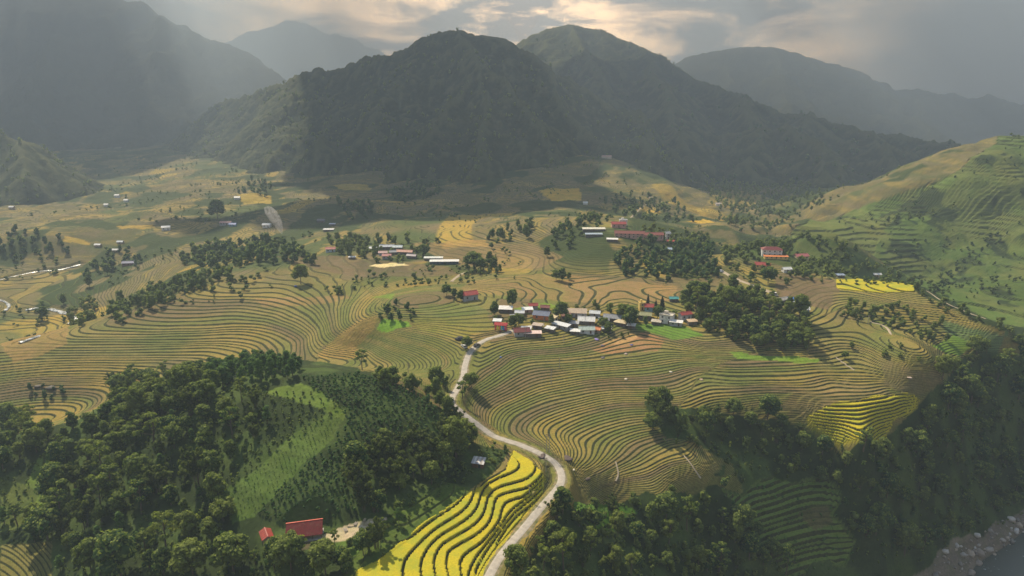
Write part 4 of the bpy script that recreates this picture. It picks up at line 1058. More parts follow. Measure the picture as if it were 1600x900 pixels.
HOUSES += [
 (777,507,5,4,2.2,-8,'shed',TINW,DKW,1,'little pale roofed shed left of the festival stand'),
 (805,500,6,4,2.2,10,'shed',GREYR,DKW,1,'grey lean-to behind the festival stand'),
 (812,494,6,4.5,2.4,-4,'gable',TINW,TAN,1,'small pale roofed house between the white barn and the red hut'),
 (840,514,6,4,2.3,-20,'shed',(.5,.42,.35),DKW,1,'brown roofed shed below the orange end wall'),
 (860,519,6,4,2.2,-30,'shed',TINW,DKW,1,'small tin shed beside the lower end of the diagonal shed'),
 (884,499,6,5,2.6,8,'gable',(.45,.25,.2),DKW,1,'rust roofed hut left of the big tan barn'),
 (897,511,6,4,2.4,-10,'shed',(.4,.42,.45),DKW,1,'grey shed below the big tan barn'),
 (944,506,7,5,2.6,-12,'gable',(.3,.32,.36),DKW,1,'dark slate roofed hut right of the brightest white roof'),
 (948,519,6,4,2.2,-8,'shed',TINW,DKW,1,'pale shed at the village front below the slate hut'),
 (1026,508,6,4,2.2,-20,'shed',(.55,.5,.42),DKW,1,'tan lean-to left of the two storey white house'),
 (1082,508,6,4,2.4,10,'shed',(.6,.45,.3),DKW,1,'sandy roofed shed right of the red roofed grey house'),
 (614,398,7,5,2.6,6,'gable',GREYR,DKW,1,'grey hut in the middle of the west hamlet'),
 (583,392,7,5,2.6,-6,'gable',TINW,DKW,1,'pale roofed hut at the back of the west hamlet'),
]
HPOS = []
for h in HOUSES:
    x, y, z = spot(h[0], h[1]); HPOS.append((x, y, z)); KEEP_OUT.append((x, y, max(h[2], h[3]) * .5 + 2.5))

MW = [('broadleaf_tree', 9), ('tall_tree', 1), ('bamboo_clump', 1)]
def grove(poly, spacing, seed, smin, smax, where, mix=MW, density=1.0):
    return wood(poly, spacing / 1.12, seed, mix, smin / .8, smax / 1.45, where, density)
grove([(1062,470),(1085,460),(1160,462),(1235,490),(1258,505),(1262,552),(1205,552),(1150,535),(1095,512),(1078,495)], 5.6, 61, .85, 1.4, 'the wood right of the village')
brush([(1062,470),(1085,460),(1160,462),(1235,490),(1258,505),(1262,552),(1205,552),(1150,535),(1095,512),(1078,495)], 5.0, 62, .6, 1.2, 'lower trees filling the wood right of the village', name='wood_filler_trees', density=.8, cat='trees')
for i, (u, v, s) in enumerate([(1034,488,1.25),(1024,487,.85),(1106,462,1.0),(1012,480,.7)]):
    single('conifer_tree', u, v, s, ['tallest pointed conifer behind the village', 'slim conifer left of the tallest one', 'pointed conifer at the top of the village wood', 'lowest conifer behind the yellow house'][i], i)
SING = [(985,512,1.7,'biggest broad tree in the village, right of the roofs'),(974,500,1.2,'round tree left of the biggest village tree'),(800,512,1.0,'dark round tree beside the coloured flags'),(811,510,1.0,'round tree in the village left of the blue roof'),(773,492,1.0,'tree beside the white roofed barn'),(800,483,1.1,'tall uneven tree behind the white roofed barn'),(876,500,1.0,'tree between the blue roof and the tan barn'),(868,497,.9,'tree behind the diagonal shed'),(888,506,.8,'tree in front of the tan barn'),(861,507,.7,'low tree beside the cream outbuilding'),(942,512,.8,'palm like tree at the front edge of the village'),(950,520,.8,'wide tree at the village front beside the drying fields'),(1027,498,.9,'tree between the olive roof and the white house'),
 (470,444,1.3,'lone tree with a long shadow in the gold field'),(878,440,1.3,'lone round tree in the orange fields'),(869,438,.9,'smaller tree left of the lone round tree in the orange fields'),(889,437,.8,'narrow tree right of the lone round tree in the orange fields'),(739,422,1.7,'tallest tree in the clump by the far road'),(765,415,1.1,'tree at the right of the clump by the far road'),(772,424,1.1,'lowest right tree of the clump by the far road'),(751,424,1.1,'middle tree of the clump by the far road'),(1173,440,1.0,'narrow tree standing left of the dirt road bend'),(1200,443,1.4,'taller narrow tree beside the dirt road bend'),(855,402,1.1,'narrow dark tree below the school hill'),(663,400,1.3,'big round tree at the right end of the west hamlet'),(140,448,1.3,'dark tree on the river fields at the left'),(168,430,1.2,'dark tree near the upper left river bend'),(340,345,2.6,'large hazy tree beside the salmon roofed house'),(720,470,.9,'tree behind the grey walled house'),(698,462,1.0,'left tree of the row behind the grey walled house'),(710,466,.8,'middle tree of the row behind the grey walled house'),(730,545,.7,'dark low tree beside the parked trucks'),(100,475,.9,'tree on the near bank of the left stream'),(70,500,1.1,'tree beside the white rapids on the left'),(18,672,1.5,'dark tree at the left edge above the wood'),(768,388,.7,'little tree on the far brown field'),(1320,560,.5,'shrubby tree beside the short track in the terraces'),(1330,545,.6,'tree at the nose of the striped terraces')]
for i, (u, v, s, l) in enumerate(SING): single('broadleaf_tree', u, v, s, l, i)
GROVES = [
 ([(955,405),(1000,385),(1060,385),(1105,380),(1118,405),(1122,432),(1060,436),(975,430)], 7.5, 'wood of broad trees on the slope below the school', 1.1, 1.9, 1),
 ([(1000,362),(1060,365),(1110,375),(1105,395),(1060,390),(1030,380)], 8, 'trees round the right side of the school', 1.0, 1.6, .8),
 ([(860,365),(925,340),(950,345),(920,375),(885,392),(862,392)], 8, 'trees on the slope left of the school', 1.0, 1.6, .8),
 ([(1125,405),(1160,385),(1200,372),(1290,375),(1350,395),(1320,405),(1260,390),(1200,410),(1180,430),(1140,420)], 8, 'trees along the top of the knoll with the large white house', 1.1, 1.8, .95),
 ([(1240,410),(1290,402),(1360,408),(1400,425),(1440,445),(1400,440),(1340,430),(1290,430),(1245,432)], 7.5, 'trees on the knoll above the far yellow field', .9, 1.5, .9),
 ([(283,412),(300,395),(345,383),(440,380),(470,395),(492,415),(450,412),(400,418),(330,420)], 9, 'dark round wood on the left of the valley', 1.3, 2.3, 1),
 ([(515,375),(560,375),(600,378),(600,392),(570,405),(530,398)], 8, 'trees at the left of the west hamlet', 1.1, 1.9, .8),
 ([(600,375),(690,380),(670,396),(640,410),(590,412),(575,405)], 9, 'trees among the roofs of the west hamlet', .9, 1.4, .55),
 ([(172,498),(180,485),(240,455),(300,435),(350,425),(365,435),(300,455),(255,478),(215,495),(190,505)], 7.5, 'belt of trees slanting down to the left river', 1.0, 1.9, .9),
 ([(592,505),(598,482),(620,478),(655,498),(650,510),(630,505)], 5.5, 'clump of trees above the bright green plot', .7, 1.2, .9),
 ([(720,418),(775,412),(785,428),(770,432),(725,430)], 6.5, 'bushes round the clump by the far road', .5, .9, .9),
 ([(760,372),(795,360),(830,352),(832,368),(800,378),(775,380)], 9, 'clump of trees left of the school hill', 1.1, 1.9, .85),
 ([(1312,495),(1330,480),(1380,485),(1400,480),(1470,510),(1480,535),(1440,530),(1400,512),(1340,502)], 5.5, 'hedge of trees below the far yellow field', .7, 1.3, .9),
 ([(1380,545),(1420,548),(1440,565),(1400,570),(1382,560)], 5, 'dark bushes in the dip between the right terraces', .5, .9, .9),
 ([(1430,455),(1500,485),(1600,525),(1610,545),(1520,510),(1450,478)], 6, 'trees in the gorge behind the right terraces', .7, 1.2, .9),
 ([(1380,345),(1420,328),(1462,318),(1470,335),(1420,350),(1385,356)], 9, 'thicket on the right hillside', .9, 1.4, .7),
 ([(1500,400),(1520,375),(1560,345),(1580,350),(1545,385),(1505,410),(1470,465),(1460,455)], 8, 'trees along the gully of the right hillside', .8, 1.3, .9),
 ([(0,395),(10,365),(60,360),(105,380),(110,400),(60,405),(0,410)], 10, 'wooded hump at the left edge', 1.1, 2.0, .8),
 ([(530,325),(580,320),(580,340),(540,345)], 12, 'hazy clump of trees in the middle of the valley', 1.2, 2.1, .8),
 ([(600,300),(640,288),(690,290),(680,308),(630,318)], 13, 'trees at the foot of the central mountain', 1.2, 2.2, .9),
 ([(370,305),(400,285),(425,290),(420,310)], 14, 'far clump of trees in the left valley', 1.2, 2.2, .8),
 ([(100,500),(120,480),(150,465),(145,500),(125,515)], 6, 'trees on the bank of the left rapids', .8, 1.4, .8),
 ([(150,400),(200,395),(230,410),(160,430),(130,440)], 9, 'trees near the blue roofed house on the left', 1.0, 1.8, .7),
 ([(930,310),(1000,300),(1060,320),(1100,345),(1010,345),(960,330)], 12, 'scattered trees on the hill behind the school', 1.0, 1.8, .5),
 ([(1100,275),(1240,280),(1290,320),(1240,345),(1150,370),(1120,340)], 12, 'woodland in the hollow behind the school', 1.0, 1.9, .5),
 ([(45,610),(75,600),(105,610),(100,625),(60,628)], 4.5, 'bushes on the terraces at the far left', .5, .9, .9),
 ([(630,770),(700,745),(760,735),(790,712),(800,705),(760,700),(700,740)], 5, 'bushes between the grey shed and the wood', .35, .7, .8),
 ([(850,800),(870,760),(880,775),(862,815),(800,880),(790,870)], 3.2, 'low hedge between the road and the yellow rice', .15, .35, .8),
 ([(770,500),(810,498),(1000,520),(1000,527),(900,530),(850,505),(800,520),(780,515)], 6, 'garden bushes along the front of the village', .3, .7, .6),
 ([(800,492),(900,480),(1000,478),(1075,500),(1000,512),(930,500),(840,505)], 6.5, 'trees and bushes between the village houses', .5, 1.2, .75),
]
for i, (p, s, l, a, b, d) in enumerate(GROVES): brush(p, s, 800 + i, a, b, l, L_BROAD, 'grove', d, cat='grove')
# bushes and hedges strewn over the valley floor
def valley_pts(n, seed):
    rs = random.Random(seed); out = []
    while len(out) < n:
        y = 480 + 1500 * rs.random() ** 1.3; x = y * rs.uniform(-.85, .8)
        if fbm(np.array([x / 75]), np.array([y / 100]), 3)[0] > .12 and rs.random() < .8: out.append((x, y))
    return out
mass('hedges', valley_pts(2000, 3), .45, 1.5, 'hedges and scattered bushes dotted over the valley fields', 'hedges', L_BROAD, 3, flat=.8)

# past about 300 broadleaf trees the smallest in view are one mass
bl = [o for o in COL.objects if o.type == 'EMPTY' and o.name.startswith('broadleaf_tree')]
bl.sort(key=lambda o: -o.scale[2] / o.location[1]); extra = [o for o in bl[296:] if o.get('group')]
mass('broadleaf_trees', [(o.location[0], o.location[1]) for o in extra], 1.0, 1.5, 'smaller broadleaf trees filling the woods', 'trees', L_BROAD, 5)
for o in extra:
    for c in list(o.children): bpy.data.objects.remove(c)
    bpy.data.objects.remove(o)
# trees standing on the mountain sides and along their ridges
def tiny_tree(rs):
    mb = MB()
    for i in range(2):
        a = rs.rand() * 6.28; lobe_core(rs, np.array([math.cos(a) * 1.3, math.sin(a) * 1.3, 2.4 + 2.2 * i]), 2.5 - .5 * i, mb)
    leaves(rs, [np.array([0, 0, 4.])], [3.0], 8, 1.1, mb); return np.concatenate(mb.V), (np.concatenate(mb.T), np.concatenate(mb.Q)), np.concatenate(mb.S)
TINY = [tiny_tree(np.random.RandomState(i)) for i in range(5)]
for q, (o_, MX, MY, MZ) in enumerate(MT[:3]):
    rs = np.random.RandomState(40 + q); nr, nc = MZ.shape; pts = []; zs = []
    d_ = fbm(MX / 90, MY / 90, 4)
    for _ in range([3300, 2000, 700][q]):
        i, j = rs.randint(nr), rs.randint(nc)
        if MZ[i, j] > ground_h(MX[i, j], MY[i, j]) - 4 and d_[i, j] > -.15: pts.append((MX[i, j], MY[i, j])); zs.append(MZ[i, j])
    if pts:
        zs = np.array(zs); mass('forest', pts, .7, 1.7 + .5 * (q == 1), ['dark forest over the central mountain', 'hazy forest over the mountain behind on the right', 'forest over the small hill at the left edge'][q], 'forest', L_BROAD, 70 + q, zfun=lambda x, y, zs=zs: zs, lows=TINY)

# pairs that share a label are told apart by distance
from collections import defaultdict
lab_ = defaultdict(list)
for o in COL.objects:
    if o.parent is None and o.get('category') and o.get('label'): lab_[o['label']].append(o)
for l, os_ in lab_.items():
    if len(os_) == 2:
        os_.sort(key=lambda o: o.location[1]); os_[0]['label'] = 'nearer ' + l; os_[1]['label'] = 'farther ' + l

# ------------------------------------------------------------------ buildings
_mats = {}
def paint(col, name='painted_wall', rough=.75, streak=0.0, spec=.2):
    key = (name, tuple(round(c, 3) for c in col), streak)
    if key not in _mats:
        k = NT(name, spec=spec, rough=rough); pos = k.pos(); n = k.noise(.9, 5, .7, pos)
        c = k.mix(k.rng(n, .35, .7), tuple(x * .72 for x in col), tuple(min(.9, x * 1.12) for x in col))
        if streak: c = k.mix(k.rng(k.noise(.5, 4, .6, pos), .5, .7, 0, streak), c, (.16, .10, .07))
        k.base(c); _mats[key] = k.m
    return _mats[key]
k = NT('window_glass', spec=.6, rough=.15); k.base((.04, .05, .06)); M_GLASS = k.m
M_WOOD = paint((.16, .10, .06), 'weathered_wood'); M_CONC = paint((.40, .39, .37), 'concrete')
def bx(bm, x0, x1, y0, y1, z0, z1):
    v = [bm.verts.new(c) for c in [(x0, y0, z0), (x1, y0, z0), (x1, y1, z0), (x0, y1, z0), (x0, y0, z1), (x1, y0, z1), (x1, y1, z1), (x0, y1, z1)]]
    for f in [(3, 2, 1, 0), (4, 5, 6, 7), (0, 1, 5, 4), (1, 2, 6, 5), (2, 3, 7, 6), (3, 0, 4, 7)]: bm.faces.new([v[i] for i in f])
def bm_obj(name, bm, mat, parent, loc=(0, 0, 0)):
    me = bpy.data.meshes.new(name); bmesh.ops.recalc_face_normals(bm, faces=bm.faces); bm.to_mesh(me); bm.free(); me.materials.append(mat); return link(name, me, parent, loc)
def prism(bm, prof, x0, x1):
    """profile in y,z pushed along x"""
    a = [bm.verts.new((x0, p[0], p[1])) for p in prof]; b = [bm.verts.new((x1, p[0], p[1])) for p in prof]; n = len(prof)
    bm.faces.new(a[::-1]); bm.faces.new(b)
    for i in range(n): bm.faces.new([a[i], a[(i + 1) % n], b[(i + 1) % n], b[i]])
_winmesh = {}
def window(parent, x, y, z, w, h, side=False):
    key = (round(w, 1), round(h, 1), side)
    if key not in _winmesh:
        bm = bmesh.new(); t = .07
        if not side:
            bx(bm, -w/2, -w/2 + t, -.06, .06, 0, h); bx(bm, w/2 - t, w/2, -.06, .06, 0, h); bx(bm, -w/2 + t, w/2 - t, -.06, .06, h - t, h); bx(bm, -w/2 - .08, w/2 + .08, -.12, .06, -.08, 0); bx(bm, -.03, .03, -.05, .05, 0, h - t)
        else:
            bx(bm, -.06, .06, -w/2, -w/2 + t, 0, h); bx(bm, -.06, .06, w/2 - t, w/2, 0, h); bx(bm, -.06, .06, -w/2 + t, w/2 - t, h - t, h); bx(bm, -.12, .12, -w/2, w/2, -.08, 0)
        fm = bpy.data.meshes.new('window'); bm.to_mesh(fm); bm.free(); fm.materials.append(M_CONC)
        bm = bmesh.new()
        if not side: bx(bm, -w/2 + t, w/2 - t, -.035, .02, .01, h - t)
        else: bx(bm, -.04, .04, -w/2 + t, w/2 - t, .01, h - t)
        pm = bpy.data.meshes.new('pane'); bm.to_mesh(pm); bm.free(); pm.materials.append(M_GLASS); _winmesh[key] = (fm, pm)
    f = link('window', _winmesh[key][0], parent, (x, y, z)); link('pane', _winmesh[key][1], f)
def building(x, y, z, w, d, h, yaw, roof, rc, wc, st, label, cat='house', detail=True, name='house'):
    o = empty(name, (x, y, z), R(yaw)); tag(o, label, cat)
    bm = bmesh.new(); hw, hd = w / 2, d / 2; rise = d * .26
    if roof == 'gable': prism(bm, [(-hd, -1.5), (hd, -1.5), (hd, h), (0, h + rise * .92), (-hd, h)], -hw, hw)
    elif roof == 'shed': prism(bm, [(-hd, -1.5), (hd, -1.5), (hd, h + d * .12), (-hd, h)], -hw, hw)
    else: bx(bm, -hw, hw, -hd, hd, -1.5, h)
    bm_obj('wall', bm, paint(wc, streak=.25), o)
    bm = bmesh.new(); ov = .5; t = .14
    if roof == 'gable':
        ez = h - ov * rise / hd
        prism(bm, [(-hd - ov, ez), (0, h + rise), (hd + ov, ez), (hd + ov, ez + t), (0, h + rise + t), (-hd - ov, ez + t)], -hw - ov, hw + ov)
        n = int(w / 1.0)
        for i in range(n + 1):   # standing seams
            xx = -hw - ov + .05 + i * (w + 2 * ov - .1) / n
            prism(bm, [(-hd - ov, ez + t - .01), (0, h + rise + t - .01), (0, h + rise + t + .07), (-hd - ov, ez + t + .07)], xx - .05, xx + .05)
        bx(bm, -hw - ov - .02, hw + ov + .02, -.16, .16, h + rise + t - .03, h + rise + t + .1)
    elif roof == 'shed':
        z0 = h - .06; z1 = h + d * .12 + .06
        prism(bm, [(-hd - ov, z0), (hd + ov, z1), (hd + ov, z1 + t), (-hd - ov, z0 + t)], -hw - ov, hw + ov)
        n = int(w / 1.2)
        for i in range(n + 1):
            xx = -hw - ov + .05 + i * (w + 2 * ov - .1) / n
            prism(bm, [(-hd - ov, z0 + t - .01), (hd + ov, z1 + t - .01), (hd + ov, z1 + t + .06), (-hd - ov, z0 + t + .06)], xx - .04, xx + .04)
    elif roof == 'hip':
        e_ = [bm.verts.new(c) for c in [(-hw - ov, -hd - ov, h), (hw + ov, -hd - ov, h), (hw + ov, hd + ov, h), (-hw - ov, hd + ov, h)]]
        r_ = [bm.verts.new((-hw + hd, 0, h + rise * 1.1)), bm.verts.new((hw - hd, 0, h + rise * 1.1))] if w > d + .5 else [bm.verts.new((-.2, 0, h + rise * 1.1)), bm.verts.new((.2, 0, h + rise * 1.1))]
        bm.faces.new([e_[0], e_[1], r_[1], r_[0]]); bm.faces.new([e_[1], e_[2], r_[1]]); bm.faces.new([e_[2], e_[3], r_[0], r_[1]]); bm.faces.new([e_[3], e_[0], r_[0]]); bm.faces.new(e_[::-1])
    else:
        bx(bm, -hw - .2, hw + .2, -hd - .2, hd + .2, h, h + .18)
        for a in ((-hw - .2, hw + .2, -hd - .2, -hd), (-hw - .2, hw + .2, hd, hd + .2), (-hw - .2, -hw, -hd, hd), (hw, hw + .2, -hd, hd)): bx(bm, *a, h + .18, h + .65)
        bx(bm, -hw * .5, hw * .1, 0, hd * .7, h + .18, h + 2.0)
    bm_obj('roof', bm, paint(rc, 'roof_sheet', .5, .25 if max(rc) < .8 else .1, .35), o)
    if not detail: return o
    n = max(1, int(w / 3.4)); sh = h / st
    for s_ in range(st):
        for i in range(n):
            xx = -hw + (i + .5) * w / n
            if s_ == 0 and i == n // 2 and n > 1 or (n == 1 and s_ == 0):
                bm = bmesh.new(); bx(bm, -.5, .5, -.06, .05, 0, 2.0); bm_obj('door', bm, M_WOOD, o, (xx, -hd - .01, 0.02)); continue
            window(o, xx, -hd - .01, s_ * sh + sh * .35, 1.2, min(1.3, sh * .42))
    window(o, hw + .01, 0, h * .3, 1.1, 1.1, True)
    return o
for h, (x, y, z) in zip(HOUSES, HPOS):
    far = y > 900
    building(x, y + h[3] * .4, z + .25, h[2] * (.7 if far else .92), h[3] * (.7 if far else .82), h[4] * (.75 if far else .85), *h[5:11], detail=not far, name='school' if 'school' in h[10] and 'left of' not in h[10] else 'barn' if ('barn' in h[10]) else 'shed' if 'shed' in h[10] else 'hut' if 'hut' in h[10] else 'house', cat='school' if 'school block' in h[10] else 'shed' if ('shed' in h[10] or 'barn' in h[10] or 'greenhouse' in h[10]) else 'hut' if 'hut' in h[10] else 'house')

# ---- the long shed with the dark red roof, near left
def long_shed():
    x, y, z = spot(474, 842); o = empty('long_shed', (x, y + 2.0, z + .2), R(13)); tag(o, 'long cream walled shed with a ribbed dark red tin roof and veranda posts', 'shed')
    w, d, h = 11.6, 4.2, 2.3; hw, hd = w / 2, d / 2
    bm = bmesh.new(); prism(bm, [(-hd, -1), (hd, -1), (hd, h + 1.1), (-hd, h)], -hw, hw); bm_obj('wall', bm, paint((.62, .50, .32), streak=.4), o)
    bm = bmesh.new(); bx(bm, -hw - .6, hw + .6, -hd - 1.9, hd + .3, -1, .16); bm_obj('plinth', bm, M_CONC, o)
    rs = bmesh.new(); prism(rs, [(-hd - 1.5, h - .55), (hd + .5, h + 1.35), (hd + .5, h + 1.45), (-hd - 1.5, h - .45)], -hw - .5, hw + .5); r = bm_obj('roof', rs, paint((.125, .02, .022), 'red_tin', .8, .3, .12), o)
    for i in range(17):
        bm = bmesh.new(); xx = -hw - .4 + i * (w + .8) / 16; prism(bm, [(-hd - 1.5, h - .46), (hd + .5, h + 1.44), (hd + .5, h + 1.53), (-hd - 1.5, h - .37)], xx - .06, xx + .06); bm_obj('rib', bm, paint((.125, .02, .022), 'red_tin', .8, .3, .12), r)
    bm = bmesh.new(); bx(bm, -hw - .55, hw + .55, hd + .35, hd + .75, h + 1.3, h + 1.62); bm_obj('ridge_cap', bm, paint((.75, .13, .08), 'ridge_tin', .4), r)
    for i in range(5):
        bm = bmesh.new(); bx(bm, -.08, .08, -.08, .08, .16, h - .45); bm_obj('post', bm, M_WOOD, o, (-hw + i * w / 4, -hd - 1.2, 0))
    for i in range(4):
        if i == 1: bm = bmesh.new(); bx(bm, -.5, .5, -.06, .05, 0.17, 2.1); bm_obj('door', bm, M_WOOD, o, (-hw + (i + .5) * w / 4, -hd - .01, 0))
        else: window(o, -hw + (i + .5) * w / 4, -hd - .01, 1.0, 1.2, 1.0)
long_shed()
x, y, z = spot(416, 848); building(x, y + 1, z + .2, 5, 3.2, 2.6, -60, 'gable', (.34, .05, .035), (.5, .4, .3), 1, 'small hut with a bright red roof half hidden by trees left of the long shed', 'hut', name='hut')
def tin_shack():
    x, y, z = spot(748, 728); o = empty('tin_shack', (x, y, z + .2), R(-14)); tag(o, 'small shack with a patched grey tin roof between the wood and the yellow rice', 'shack')
    w, d, h = 4.6, 3.4, 2.0; hw, hd = w / 2, d / 2
    bm = bmesh.new(); prism(bm, [(-hd, -1), (hd, -1), (hd, h + .7), (-hd, h)], -hw, hw); bm_obj('wall', bm, M_WOOD, o)
    for i in range(6):
        bm = bmesh.new(); a = -hw - .4 + i * (w + .8) / 6; prism(bm, [(-hd - .5, h - .05 + .02 * (i % 2)), (hd + .4, h + .85 + .02 * (i % 2)), (hd + .4, h + .9 + .02 * (i % 2)), (-hd - .5, h + .02 * (i % 2))], a + .02, a + (w + .8) / 6 - .02)
        bm_obj('roof_sheet', bm, paint([(.45, .46, .48), (.62, .63, .64), (.36, .35, .35), (.55, .57, .6), (.3, .28, .27), (.58, .58, .6)][i], 'grey_tin', .45, .3, .4), o)
    bm = bmesh.new(); bx(bm, -.45, .45, -.06, .05, 0, 1.7); bm_obj('door', bm, M_GLASS, o, (.8, -hd - .01, 0))
tin_shack()

# ---- festival stand with coloured banners
x, y, z = spot(783, 516); o = empty('festival_stand', (x, y, z), R(-10)); tag(o, 'red framed festival stand hung with yellow, orange and blue banners at the village entrance', 'stand')
bm = bmesh.new()
for a in (-3.5, 0, 3.5):
    bx(bm, a - .12, a + .12, -1.6, -1.36, -.5, 4.2); bx(bm, a - .12, a + .12, 1.36, 1.6, -.5, 4.2)
bm_obj('frame', bm, paint((.55, .04, .04), 'red_frame'), o)
bm = bmesh.new(); prism(bm, [(-2, 3.6), (0, 4.9), (2, 3.6), (2, 3.72), (0, 5.05), (-2, 3.72)], -4, 4); bm_obj('roof', bm, paint((.60, .08, .08), 'red_cloth'), o)
for i, c in enumerate([(.75, .1, .08), (.85, .7, .05), (.85, .35, .05), (.1, .6, .65), (.1, .25, .7), (.8, .1, .3)]):
    bm = bmesh.new(); bx(bm, -.42, .42, -.03, .03, .8, 3.4); bm_obj('banner', bm, paint(c, 'banner_cloth'), o, (-3.1 + i * 1.22, -1.72, 0))

# ---- poles
def pole(u, v, h, label):
    x, y, z = spot(u, v); o = empty('utility_pole', (x, y, z), R(20)); tag(o, label, 'utility pole', 'utility poles along the valley')
    me = MB(); me.add(*tube((0, 0, -.5), (0, 0, h), .17, .11, 8)); link('post', me.mesh('post', M_CONC), o)
    for zz in (h - .3, h - 1.1):
        bm = bmesh.new(); bx(bm, -.9, .9, -.06, .06, -.06, .06); c = bm_obj('crossarm', bm, M_WOOD, o, (0, -.14, zz))
        for a in (-.75, 0, .75):
            me = MB(); me.add(*tube((a, 0, .06), (a, 0, .28), .05, .04, 6)); link('insulator', me.mesh('insulator', paint((.6, .6, .58), 'porcelain')), c)
for u, v, h, l in [(854,706,9,'left pole of the pair beside the road above the yellow rice'),(858,707,9,'right pole of the pair beside the road above the yellow rice'),(853,738,7,'utility pole at the outer edge of the road bend'),(827,773,5,'short pole in the yellow rice field'),(861,600,9,'tallest pole standing in the terraced slope below the village'),(874,574,6,'pole higher up the terraced slope, nearer the village'),(821,527,6,'pole at the roadside by the village entrance'),(850,512,7,'pole beside the diagonal shed'),(914,507,7,'pole in front of the brightest white roof'),(638,583,6,'pole behind the plantation hill'),(745,548,7,'pole beside the parked vehicles'),(881,535,5,'short pole in the field in front of the village'),(1356,506,6,'pole at the start of the short track on the right')]: pole(u, v, h, l)

# ---- vehicles
def vehicle(u, v, yaw, col, label, L=4.4, Wd=1.9, H=1.6, kind='car', name='parked_car'):
    x, y, z = spot(u, v); o = empty(name, (x, y, z + .12), R(yaw)); tag(o, label, kind)
    bm = bmesh.new(); prism(bm, [(-L/2, .35), (L/2, .35), (L/2, .8), (L*.47, .95), (L*.22, 1.0), (-L*.45, 1.02), (-L/2, .85)], -Wd/2, Wd/2); bm_obj('body', bm, paint(col, 'car_paint', .3, 0, .5), o)
    bm = bmesh.new(); prism(bm, [(-L*.42, 1.02), (L*.22, 1.0), (L*.08, H), (-L*.34, H)], -Wd/2 + .12, Wd/2 - .12); bm_obj('cabin', bm, M_GLASS, o)
    bm = bmesh.new(); prism(bm, [(-L*.33, H + .003), (L*.07, H + .003), (L*.05, H + .06), (-L*.31, H + .06)], -Wd/2 + .14, Wd/2 - .14); bm_obj('roof', bm, paint(col, 'car_paint', .3, 0, .5), o)
    for a in (-1, 1):
        for b in (-1, 1):
            me = MB(); me.add(*tube((-.1, 0, 0), (.1, 0, 0), .33, .33, 12)); w_ = link('wheel', me.mesh('wheel', paint((.03, .03, .03), 'tyre_rubber')), o, (a * (Wd/2 - .08), b * L * .3, .33))
            me = MB(); me.add(*tube((-.11, 0, 0), (.11, 0, 0), .17, .17, 8)); link('rim', me.mesh('rim', paint((.5, .5, .5), 'steel')), w_)
vehicle(745, 541, -38, (.03, .035, .045), 'dark blue car driving on the road just outside the village', name='car')
vehicle(1209, 462, 80, (.8, .8, .8), 'white van parked where the dirt road ends', 5.2, 2.1, 2.2, 'van', 'parked_van')
vehicle(1127, 425, -40, (.65, .7, .8), 'pale car at the top of the dirt road', kind='car')
vehicle(725, 543, 30, (.7, .72, .74), 'white pickup standing on the sandy plot by the road', 5.0, 2.0, 1.7, 'pickup', 'pickup_truck')

